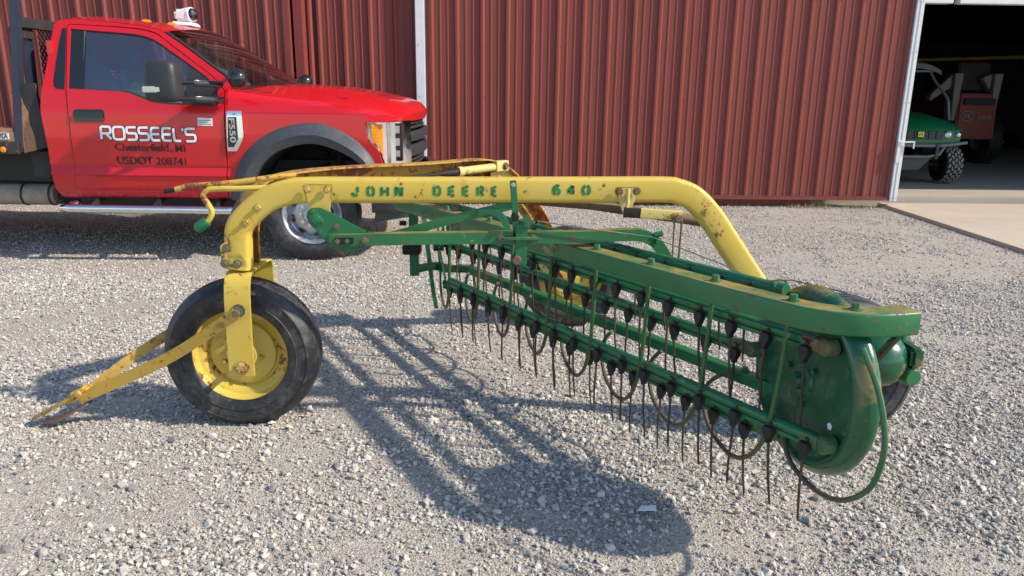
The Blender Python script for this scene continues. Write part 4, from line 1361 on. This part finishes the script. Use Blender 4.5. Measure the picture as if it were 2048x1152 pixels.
for c, sc, p0 in (((-1.985, 6.03, 1.478), .078, (-2.105, 6.20, 1.497)), ((-1.99, 8.20, 1.470), .075, (-2.10, 8.06, 1.49))):
    sl = MB().lathe([(0, -1.05 * sc), (.5 * sc, -.92 * sc), (.85 * sc, -.52 * sc), (sc, 0), (.97 * sc, .3 * sc), (.93 * sc, .34 * sc)], c, (.35, .93, .05), 24).build('spotlight', BLKG, truck, smooth=60)
    MB().lathe([(.93 * sc, .34 * sc), (.90 * sc, .36 * sc), (.5 * sc, .44 * sc), (0, .46 * sc)], c, (.35, .93, .05), 24).build('spotlight_lens', LENS, sl)
    MB().tube([p0, (c[0] - .05, c[1] + (.03 if c[1] < 7 else -.03), c[2] + .006)], .011, 8).build('spotlight_arm', CHROME, sl)
bc = MB().hexa([(-2.85, 7.0, 1.938), (-2.66, 7.0, 1.925), (-2.66, 7.2, 1.925), (-2.85, 7.2, 1.938)], [(-2.84, 7.02, 1.965), (-2.675, 7.02, 1.957), (-2.675, 7.18, 1.957), (-2.84, 7.18, 1.965)]).build('roof_searchlight', WHT, truck, bevel=.005)
MB().box((-2.835, 7.035, 1.968), (-2.72, 7.165, 2.070)).build('searchlight_body', WHT, bc, bevel=.022)
MB().lathe([(0, -.055), (.060, -.05), (.064, .0), (.064, .05), (.05, .058)], (-2.735, 7.1, 2.022), (.93, -.32, .1), 24).build('searchlight_head', WHT, bc)
MB().lathe([(.055, .056), (.045, .08), (0, .10)], (-2.735, 7.1, 2.022), (.93, -.32, .1), 20).build('searchlight_lens', BLKG, bc)
for x, z in ((-2.970, 1.944), (-2.755, 1.922)):
    MB().hexa([(x - .05, 6.77, z - .012), (x + .05, 6.77, z - .020), (x + .05, 6.83, z - .020), (x - .05, 6.83, z - .012)], [(x - .02, 6.785, z + .018), (x + .025, 6.785, z + .012), (x + .025, 6.815, z + .012), (x - .02, 6.815, z + .018)]).build('clearance_light', AMB, truck, bevel=.006)

# wheels, step, running gear
FWC = (-1.515, 6.285, .388)
fwh = MB().tube([(-1.515, 6.35, .388), (-1.515, 7.9, .388)], .06, 12).build('front_axle', CHASS, truck)


def truck_wheel(c, parent, mat):
    A = (0, 1, 0)
    R = .390
    tp = [(.246, -.085), (.262, -.105), (.300, -.116), (.335, -.114), (.365, -.102), (.380, -.088), (R - .002, -.078), (R, -.060), (R, -.048), (R - .012, -.045), (R - .012, -.038), (R, -.035), (R, -.012), (R - .012, -.009), (R - .012, 0)]
    tp = tp + [(r, -d) for r, d in tp[-2::-1]]
    w = MB().lathe(tp, c, A, 60).build('tyre', mat, parent, smooth=40)
    rp_ = [(.250, -.098), (.252, -.088), (.236, -.080), (.222, -.060), (.214, -.020), (.200, -.012), (.180, -.030), (.150, -.062), (.125, -.070), (.082, -.070), (.080, -.085), (.062, -.098), (.058, -.12), (0, -.125)]
    rm = MB().lathe(rp_, c, A, 60).build('rim', SILV, parent, smooth=40)
    C = Vector(c)
    for q in range(8):
        a = 2 * pi * q / 8 + .2
        d_ = NX * cos(a) + NZ * sin(a)
        e_ = NX * -sin(a) + NZ * cos(a)
        y = -.047
        rr_ = .166
        pts = [C + d_ * (rr_ + .017 * math.sin(b_)) + e_ * (.034 * math.cos(b_)) + Vector((0, y - .016 - .0 - .75 * (rr_ - .150 - .017 * math.sin(b_)) * -1 - .012, 0)) for b_ in np.linspace(0, 2 * pi, 12, endpoint=False)]
        MB().add(pts, [tuple(range(12))]).build('hand_hole', CHASS, rm, smooth=0)
    for q in range(10):
        a = 2 * pi * q / 10
        MB().hexbolt(C + (NX * cos(a) + NZ * sin(a)) * .105 - NY * .070, -NY, .013, .022).build('lug_nut', CHROME, rm, smooth=0)
    return w


truck_wheel(FWC, fwh, TYRET)
rax = MB().tube([(-5.2, 6.4, .40), (-5.2, 7.9, .40)], .07, 12).build('rear_axle', CHASS, truck)
truck_wheel((-5.2, 6.30, .392), rax, TYRET)
hx = [(-1.50 + .062 * cos(a), 6.62 + .062 * sin(a), .62 + a * .0125) for a in np.linspace(0, 30, 150)]
MB().tube(hx, .010, 6).build('coil_spring', IRON, truck)
MB().tube([(-1.36, 6.55, .45), (-1.33, 6.58, 1.0)], .03, 10).build('shock_absorber', IRON, truck)
MB().tube([(-1.7, 6.6, .5), (-2.4, 6.7, .55)], .035, 8).build('radius_arm', CHASS, truck)
stp = MB().bar(smooth_path([(-3.425, 6.16, .47), (-3.445, 6.10, .455), (-3.42, 6.055, .452), (-3.30, 6.05, .452), (-2.3, 6.05, .446), (-2.12, 6.055, .445), (-2.085, 6.09, .445), (-2.08, 6.16, .46)], 5), .078, .062, NZ, .024).build('running_board', CHROME, truck, smooth=60)
for x in (-3.25, -2.75, -2.25): MB().bar([(x, 6.07, .455), (x, 6.32, .53)], .05, .02, NX).build('step_bracket', CHASS, stp)
MB().box((-3.45, 6.30, .40), (-2.15, 6.40, .53)).box((-9.0, 6.62, .60), (-1.0, 6.70, .80)).box((-9.0, 7.56, .60), (-1.0, 7.64, .80)).box((-2.6, 6.8, .36), (-2.0, 7.4, .6)).box((-3.4, 6.45, .40), (-2.1, 7.9, .50)).box((-9, 6.72, .45), (-3.4, 7.54, .58)).build('frame_rail_and_sky_blocker', CHASS, truck, smooth=0)  # rails, plus unseen low boxes added to block skylight under the truck
side([(-4.6, .63), (-3.54, .615), (-3.55, .80), (-3.56, .885), (-4.6, .89)], [], 0, .02, yfun=lambda z: 6.42).build('frame_skirt', CHASS, truck, smooth=0)
MB().hexa([(-3.83, 6.40, .665), (-3.70, 6.40, .66), (-3.66, 6.40, .88), (-3.84, 6.40, .88)][::-1], [(-3.83, 6.34, .665), (-3.70, 6.34, .66), (-3.66, 6.34, .88), (-3.84, 6.34, .88)][::-1]).build('bed_bracket', BLKRUST, truck, bevel=.004)
tk = MB().lathe([(0, -.28), (.078, -.28), (.090, -.265), (.090, .225), (.078, .24), (0, .24)], (-3.97, 6.46, .505), NX, 36).build('exhaust_can', ALU, truck, smooth=30)
for x in (-3.99, -3.76): MB().lathe([(.090, -.008), (.095, -.008), (.095, .008), (.090, .008)], (x, 6.46, .505), NX, 36).build('can_band', CHASS, tk)
MB().tube([(-3.75, 6.47, .49), (-3.45, 6.55, .47), (-3.2, 6.7, .45)], .03, 12).build('exhaust_pipe', CHASS, truck)

# flatbed and headache rack
MB().box((-9, 6.20, .90), (-3.82, 8.06, .98)).build('bed_deck', BLKRUST, truck, smooth=0)
rb = MB().box((-9, 6.145, .868), (-3.815, 6.20, .968)).build('bed_rub_rail', BLKRUST, truck, bevel=.004)
MB().lathe([(0, -.012), (.020, -.010), (.026, 0)], (-3.930, 6.143, .905), NY, 20).build('side_marker', AMB, rb)
MB().lathe([(.026, -.004), (.036, -.004), (.038, 0)], (-3.930, 6.144, .905), NY, 20).build('marker_grommet', CHASS, rb)
MB().plate([(-4.05, 6.168, .968), (-3.845, 6.168, .968), (-3.855, 6.168, 1.07), (-4.05, 6.168, 1.085)], -NY, .012).build('stake_plate', RUSTPL, truck)
MB().box((-4.02, 6.162, .985), (-3.882, 6.167, 1.036)).build('bed_sticker', PAPER, truck, smooth=0)
font_mesh('sticker_text', 'USA', BLKL, truck, (-3.975, 6.1612, .990), (1, 0, 0), (0, 0, 1), .088, .036, .03)
MB().box((-3.998, 6.1605, 1.027), (-3.890, 6.1615, 1.032)).build('sticker_line', BLKL, truck, smooth=0)
sp_ = MB().plate([(-3.800, 6.19, .880), (-3.690, 6.19, .900), (-3.590, 6.19, .925), (-3.640, 6.19, 1.425), (-3.800, 6.19, 1.405)], -NY, .035).build('bulkhead_plate', BLKRUST, truck, bevel=.003)
MB().plate([(-3.790, 6.186, .876), (-3.690, 6.186, .900), (-3.694, 6.186, 1.02), (-3.712, 6.186, 1.10), (-3.716, 6.186, 1.20), (-3.745, 6.186, 1.27), (-3.752, 6.186, 1.33), (-3.772, 6.186, 1.385), (-3.800, 6.186, 1.39)], -NY, .003).build('rust_patch', RUSTPL, sp_)
MB().hexa([(-3.862, 6.17, .88), (-3.800, 6.17, .88), (-3.800, 6.235, .88), (-3.862, 6.235, .88)], [(-3.724, 6.17, 2.04), (-3.665, 6.17, 2.04), (-3.665, 6.235, 2.04), (-3.724, 6.235, 2.04)]).build('rack_post', BLUEBLK, truck, bevel=.004)
MB().hexa([(-3.862, 8.02, .88), (-3.800, 8.02, .88), (-3.800, 8.09, .88), (-3.862, 8.09, .88)], [(-3.724, 8.02, 2.04), (-3.665, 8.02, 2.04), (-3.665, 8.09, 2.04), (-3.724, 8.09, 2.04)]).build('rack_post', BLUEBLK, truck, bevel=.004)
MB().box((-3.775, 6.236, 1.845), (-3.715, 8.02, 1.925)).build('rack_crossbar', BLKRUST, truck, bevel=.004)
MB().box((-3.80, 6.236, 1.765), (-3.745, 6.47, 1.845)).build('rack_gusset', BLKRUST, truck, bevel=.004)
MB().hexa([(-3.86, 6.43, .98), (-3.80, 6.43, .98), (-3.80, 6.49, .98), (-3.86, 6.49, .98)], [(-3.815, 6.43, 1.765), (-3.765, 6.43, 1.765), (-3.765, 6.49, 1.765), (-3.815, 6.49, 1.765)]).build('rack_post', BLUEBLK, truck, bevel=.004)
me_ = MB()
st_ = .055
for k in range(-14, 40):
    for sg in (1, -1):
        y0, z0 = 6.50 + k * st_, 1.02
        y1, z1 = y0 + sg * .82, 1.84
        if sg < 0: y0, y1 = y0 + .0, y1
        # clip to the panel
        ya, yb = 6.50, 7.98
        pa, pb = Vector((-3.73, y0, z0)), Vector((-3.73, y1, z1))
        d_ = pb - pa
        t0, t1 = 0, 1
        for lim, sgn in ((ya, 1), (yb, -1)):
            q0, q1 = (pa.y - lim) * sgn, (pb.y - lim) * sgn
            if q0 < 0 and q1 < 0: t0, t1 = 1, 0
            elif q0 < 0: t0 = max(t0, q0 / (q0 - q1))
            elif q1 < 0: t1 = min(t1, q0 / (q0 - q1))
        if t1 - t0 > .03: me_.tube([pa + d_ * t0, pa + d_ * t1], .0055, 4, False)
me_.build('rack_mesh', IRON, truck, smooth=0, kind='stuff', recalc=False)
# cab interior
MB().box((-3.44, 6.32, .95), (-2.95, 7.94, 1.18)).build('bench_seat', SEAT, truck, bevel=.04)
for y in (6.42, 7.22): MB().hexa([(-3.44, y, 1.15), (-3.26, y, 1.15), (-3.26, y + .58, 1.15), (-3.44, y + .58, 1.15)], [(-3.50, y + .04, 1.60), (-3.40, y + .04, 1.60), (-3.40, y + .54, 1.60), (-3.50, y + .54, 1.60)]).build('seat_back', SEAT, truck, bevel=.04)
for y in (6.60, 7.40): MB().box((-3.50, y, 1.62), (-3.40, y + .22, 1.76)).build('headrest', SEAT, truck, bevel=.03)
MB().hexa([(-2.42, 6.26, 1.0), (-2.12, 6.24, 1.0), (-2.12, 8.02, 1.0), (-2.42, 8.0, 1.0)], [(-2.36, 6.28, 1.30), (-2.02, 6.4, 1.40), (-2.02, 7.86, 1.40), (-2.36, 7.98, 1.30)]).build('dashboard', SEAT, truck, bevel=.03)
MB().lathe([(.175, -.012), (.19, 0), (.175, .012), (.165, 0), (.175, -.012)], (-2.50, 7.58, 1.30), (.85, 0, .5), 28).build('steering_wheel', BLKP, truck)
vest = MB()
vp = [(-3.05, 1.19), (-2.99, 1.30), (-2.955, 1.40), (-2.93, 1.445), (-2.86, 1.425), (-2.78, 1.40), (-2.735, 1.37), (-2.78, 1.33), (-2.84, 1.27), (-2.82, 1.19)]
vest.hexa([(x, 6.50 + .06 * sin(9 * x), z) for x, z in vp], [(x + .02 * sin(30 * z), 6.34 + .04 * sin(14 * x), z + .01 * sin(40 * x)) for x, z in vp])
tag(vest.build('safety_vest', VEST, None, bevel=.012), 'yellow green high visibility vest lying on the seat inside the red truck', 'vest')
bl_ = MB().box((-6.2, 6.36, .985), (-3.90, 6.48, 1.02)).build('timber_board', PAPER, None, bevel=.003)
tag(bl_, 'pale board lying on the flatbed behind the rack post', 'board')

# ------------------------------------------------------------------ utility vehicle in the doorway
utv = thing('utility_vehicle', 'green utility vehicle with grey roof parked just inside the barn doorway', 'utility vehicle', (6.2, 11.5, .112))
UG = plain('utv_green', (.008, .17, .06), .35, 0, .1, 10)
UGR = plain('utv_grey', (.16, .17, .19), .55, 0, .1, 10)
F0 = .112
hood_u = MB()
secs = [(11.02, .905, .905), (11.0, .92, .93), (11.06, .955, .99), (11.35, 1.03, 1.09), (11.75, 1.08, 1.16)]
vs = []
for y, ze, zc in secs:
    for t in np.linspace(0, 1, 13):
        x = 5.45 + 1.46 * t
        w = abs(2 * t - 1)
        z = ze + (zc - ze) * (1 - w ** 4) if w < .72 else ze + (zc - ze) * (1 - w ** 4) * .75
        vs.append((x - (x - 6.18) * .02, y + .05 * w ** 3, z))
hood_u.add(vs, [(i * 13 + k, i * 13 + k + 1, (i + 1) * 13 + k + 1, (i + 1) * 13 + k) for i in range(4) for k in range(12)])
hood_u.build('hood', UG, utv, smooth=50)
MB().box((5.44, 11.06, .70), (6.915, 11.9, .905)).build('body', UG, utv, bevel=.03)
gr = MB().box((5.60, 11.035, .775), (6.62, 11.065, .895)).build('grille', BLKP, utv, bevel=.005)
for k in range(9): MB().box((5.64 + .108 * k, 11.026, .785), (5.652 + .108 * k, 11.036, .885)).build('grille_slat', CHASS, gr, smooth=0)
eb = MB().box((6.225, 11.018, .805), (6.325, 11.03, .895)).build('emblem', plain('emblem_yellow', (.70, .62, .02), .4), utv, bevel=.012)
em = MB()
em.ribbon([(6.245, .852), (6.285, .852), (6.305, .838)], .014, lambda x, z: (x, 11.0165, z)).ribbon([(6.252, .85), (6.247, .828)], .008, lambda x, z: (x, 11.0163, z)).ribbon([(6.290, .848), (6.30, .822)], .008, lambda x, z: (x, 11.0162, z)).ribbon([(6.283, .852), (6.288, .872), (6.303, .868)], .009, lambda x, z: (x, 11.0161, z)).build('emblem_figure', UG, eb, smooth=0, recalc=False)
for x, r in ((6.70, .055), (6.845, .042)):
    h_ = MB().lathe([(0, -.03), (r * .6, -.026), (r, -.008), (r, .03)], (x, 11.05, .845), NY, 20).build('headlight', LENS, utv)
bb = MB().tube([(5.45, 11.0, .695), (6.50, 10.97, .690), (6.72, 10.98, .705), (6.98, 11.03, .735)], .024, 10).build('bumper_bar', UGR, utv)
MB().tube([(5.7, 10.96, .53), (6.38, 10.96, .53), (6.56, 10.97, .565), (6.64, 11.0, .68)], .022, 10).build('bumper_bar', UGR, utv)
for x in (5.95, 6.48): MB().box((x, 10.93, .50), (x + .05, 11.0, .71)).build('bumper_upright', BLKP, utv, bevel=.006)
MB().hexa([(5.7, 11.0, .33), (6.30, 11.0, .33), (6.30, 11.6, .33), (5.7, 11.6, .33)], [(5.6, 10.99, .52), (6.48, 10.99, .52), (6.48, 11.6, .52), (5.6, 11.6, .52)]).build('skid_plate', plain('utv_skid', (.07, .065, .06), .6), utv, bevel=.01)
MB().tube([(6.35, 11.15, .42), (6.80, 11.25, .39)], .02, 8).build('suspension_arm', IRON, utv)
MB().tube([(6.30, 11.2, .56), (6.72, 11.25, .45)], .018, 8).build('suspension_arm', IRON, utv)
cg_ = MB()
for sx in (1, -1):
    xx = lambda v: 6.18 + sx * v
    cg_ = MB().tube(smooth_path([(xx(.645), 11.30, 1.05), (xx(.655), 11.38, 1.22), (xx(.66), 11.45, 1.36), (xx(.60), 11.75, 1.62), (xx(.56), 11.95, 1.80), (xx(.55), 12.6, 1.84), (xx(.56), 12.9, 1.5), (xx(.58), 12.95, .9)], 3), .020, 8).build('roll_bar', UGR, utv)
rf = MB()
vs = []
for y, dz, sh in ((11.80, -.05, .0), (11.85, .03, .0), (12.0, .07, 0), (12.5, .08, 0), (12.95, .06, 0), (13.0, -.03, 0)):
    for t in np.linspace(0, 1, 11):
        w = abs(2 * t - 1)
        vs.append((6.18 + (t - .5) * 1.46, y, 1.855 + dz - .10 * w ** 5))
rf.add(vs, [(i * 11 + k, i * 11 + k + 1, (i + 1) * 11 + k + 1, (i + 1) * 11 + k) for i in range(5) for k in range(10)])
rf.box((5.50, 11.84, 1.755), (6.86, 12.95, 1.775)).build('canopy', UGR, utv, smooth=40)
MB().lathe([(.165, -.01), (.178, 0), (.165, .01), (.155, 0), (.165, -.01)], (6.42, 11.95, 1.17), (0, -.85, .5), 24).build('steering_wheel', BLKP, utv)
MB().tube([(6.3, 11.6, 1.1), (6.42, 11.93, 1.17)], .02, 8).build('steering_column', BLKP, utv)
MB().box((5.6, 12.2, .75), (6.8, 12.7, .95)).box((5.6, 12.6, .95), (6.8, 12.75, 1.35)).build('bench_seat', BLKP, utv, bevel=.04)
TAN = plain('dried_mud_lug', (.26, .235, .20), .9, 0, .3, 30)
for x in (6.865, 5.50):
    C = Vector((x, 11.28, .395))
    ty = MB().lathe([(.12, -.11), (.18, -.125), (.245, -.118), (.265, -.09), (.268, 0), (.265, .09), (.245, .118), (.18, .125), (.12, .11)], C, NX, 36).build('tyre', RUB, utv)
    MB().lathe([(.13, -.10), (.135, -.09), (.11, -.05), (0, -.03), (0, .03), (.11, .05), (.135, .09), (.13, .10)], C, NX, 28).build('rim', IRON, ty)
    k = 0
    for row in range(5):
        for q in range(20):
            a = 2 * pi * (q + .5 * (row % 2)) / 20
            d_ = NY * cos(a) + NZ * sin(a)
            if d_.y > .35: continue
            e_ = NY * -sin(a) + NZ * cos(a)
            ox = -.092 + .046 * row
            base = C + NX * ox + d_ * (.262 if abs(row - 2) < 2 else .254)
            sk = .5 * (1 if row % 2 else -1)
            L_ = e_ + NX * sk
            L_.normalize()
            Wd = L_.cross(d_)
            bot = [base + L_ * a_ * .027 + Wd * b_ * .013 for a_, b_ in ((-1, -1), (1, -1), (1, 1), (-1, 1))]
            MB().hexa(bot, [p + d_ * .020 for p in bot]).build('tread_lug', TAN, ty, smooth=0)

# ------------------------------------------------------------------ skid steer loader in the dark behind it
sk_ = thing('skid_steer_loader', 'orange and white skid steer loader standing in the dark inside the barn', 'loader', (8.9, 14.5, .112))
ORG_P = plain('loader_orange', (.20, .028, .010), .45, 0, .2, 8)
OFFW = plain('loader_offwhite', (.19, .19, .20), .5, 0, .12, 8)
bx = MB().hexa([(8.60, 14.0, .62), (9.36, 14.0, .62), (9.36, 15.6, .62), (8.60, 15.6, .62)], [(8.62, 14.04, 1.44), (9.34, 14.04, 1.44), (9.30, 15.6, 1.60), (8.66, 15.6, 1.60)]).build('rear_door', ORG_P, sk_, bevel=.03)
MB().box((8.70, 13.985, 1.24), (9.26, 14.03, 1.36)).build('radiator_slot', CHASS, bx, smooth=0)
font_mesh('door_text', 'IR', OFFW, bx, (8.70, 13.985, .995), (1, 0, 0), (0, .05, 1), .15, .085, .02)
ring = [(8.775 + .125 * cos(a), 1.037 + .085 * sin(a)) for a in np.linspace(.3, 2 * pi - .3, 26)]
MB().ribbon(ring, .016, lambda x, z: (x, 13.984, z)).build('logo_ring', OFFW, bx, smooth=0, recalc=False)
font_mesh('door_text', 'Bobcat', OFFW, bx, (8.98, 13.985, .985), (1, 0, 0), (0, .05, 1), .26, .075, .02)
for xa, xb in ((8.46, 8.62), (9.20, 9.36)):
    MB().hexa([(xa + .06, 14.05, .95), (xb - .03, 14.05, .95), (xb - .03, 14.3, .95), (xa + .06, 14.3, .95)], [(xa, 14.02, 1.80), (xb, 14.02, 1.80), (xb, 14.3, 1.80), (xa, 14.3, 1.80)]).build('arm_tower', OFFW, sk_, bevel=.01)
MB().hexa([(8.10, 14.1, 1.30), (8.46, 14.1, 1.55), (8.46, 14.25, 1.55), (8.10, 14.25, 1.30)], [(8.10, 14.1, 1.42), (8.46, 14.1, 1.78), (8.46, 14.25, 1.78), (8.10, 14.25, 1.42)]).build('lift_arm', OFFW, sk_, bevel=.01)
MB().hexa([(9.05, 14.1, 1.70), (9.20, 14.1, 1.50), (9.20, 14.25, 1.50), (9.05, 14.25, 1.70)], [(9.05, 14.1, 1.74), (9.20, 14.1, 1.79), (9.20, 14.25, 1.79), (9.05, 14.25, 1.74)]).build('lift_arm', OFFW, sk_, bevel=.01)
MB().box((8.68, 14.3, 1.5), (9.28, 15.4, 2.0)).build('cage', CHASS, sk_, bevel=.02)
for x in (8.33, 9.60):
    ty = MB().lathe([(.2, -.14), (.36, -.15), (.44, -.12), (.45, 0), (.44, .12), (.36, .15), (.2, .14)], (x, 14.7, .56), NX, 28).build('tyre', RUB, sk_)
    for q in range(22):
        a = 2 * pi * q / 22
        d_ = NY * cos(a) + NZ * sin(a)
        e_ = NY * -sin(a) + NZ * cos(a)
        base = Vector((x + (.05 if q % 2 else -.05), 14.7, .56)) + d_ * .445
        bot = [base + NX * a_ * .085 + e_ * b_ * .018 for a_, b_ in ((-1, -1), (1, -1), (1, 1), (-1, 1))]
        MB().hexa(bot, [p + d_ * .03 for p in bot]).build('tread_lug', RUB, ty, smooth=0)
    MB().lathe([(0, -.02), (.2, -.02), (.21, -.1), (.2, .0)], (x, 14.7, .56), NX, 20).build('rim', OFFW, ty)
dm = thing('farm_implement', 'dark implement with a thin yellow stripe at the back of the barn', 'implement', (11, 19, .112))
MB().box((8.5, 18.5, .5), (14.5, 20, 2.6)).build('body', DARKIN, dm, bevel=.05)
MB().hexa([(8.5, 18.47, 2.12), (14.4, 18.47, 2.34), (14.4, 18.495, 2.34), (8.5, 18.495, 2.12)], [(8.5, 18.47, 2.17), (14.4, 18.47, 2.42), (14.4, 18.495, 2.42), (8.5, 18.495, 2.17)]).build('stripe', YEL, dm, smooth=0)
for x in (9.2, 13.6): MB().lathe([(0, -.2), (.5, -.2), (.55, 0), (.5, .2), (0, .2)], (x, 18.9, .66), NY, 24).build('tyre', RUB, dm)

# ------------------------------------------------------------------ weeds along the wall foot, litter
wd_m = plain('dry_grass', (.30, .27, .10), .9, 0, .4, 9)


def weeds(name, x0, x1, y0, y1, n, h, label):
    m = MB()
    for _ in range(n):
        x, y = rr.uniform(x0, x1), rr.uniform(y0, y1)
        a, l, hh = rr.uniform(0, 6.28), rr.uniform(.2, .9), h * rr.uniform(.4, 1.1)
        d_ = Vector((cos(a), sin(a), 0))
        w = Vector((-sin(a), cos(a), 0)) * .003
        p = Vector((x, y, 0))
        q = p + d_ * hh * l * .4 + NZ * hh * .6
        t = p + d_ * hh * l + NZ * hh
        m.add([p - w, p + w, q + w * .7, q - w * .7, t], [(0, 1, 2, 3), (3, 2, 4)])
    o = m.build(name, wd_m, None, smooth=0, recalc=False)
    o['kind'] = 'stuff'
    o['label'] = label


weeds('dry_grass', 3.75, 4.75, 9.30, 9.40, 170, .07, 'thin dry grass at the foot of the sliding door')
weeds('dry_grass', -.9, 4.9, 9.32, 9.40, 220, .045, 'sparse dry grass under the door edge')
weeds('dry_grass', 4.70, 5.0, 9.0, 9.5, 60, .05, 'dry grass by the corner of the concrete apron')
lit = MB().hexa([(.497, 2.275, .019), (.565, 2.272, .022), (.572, 2.300, .024), (.520, 2.305, .020)], [(.499, 2.275, .021), (.565, 2.273, .0245), (.571, 2.299, .027), (.521, 2.304, .023)])
tag(lit.build('plastic_scrap', PAPER, None, smooth=0), 'small clear plastic scrap lying in the shadow on the gravel', 'litter')
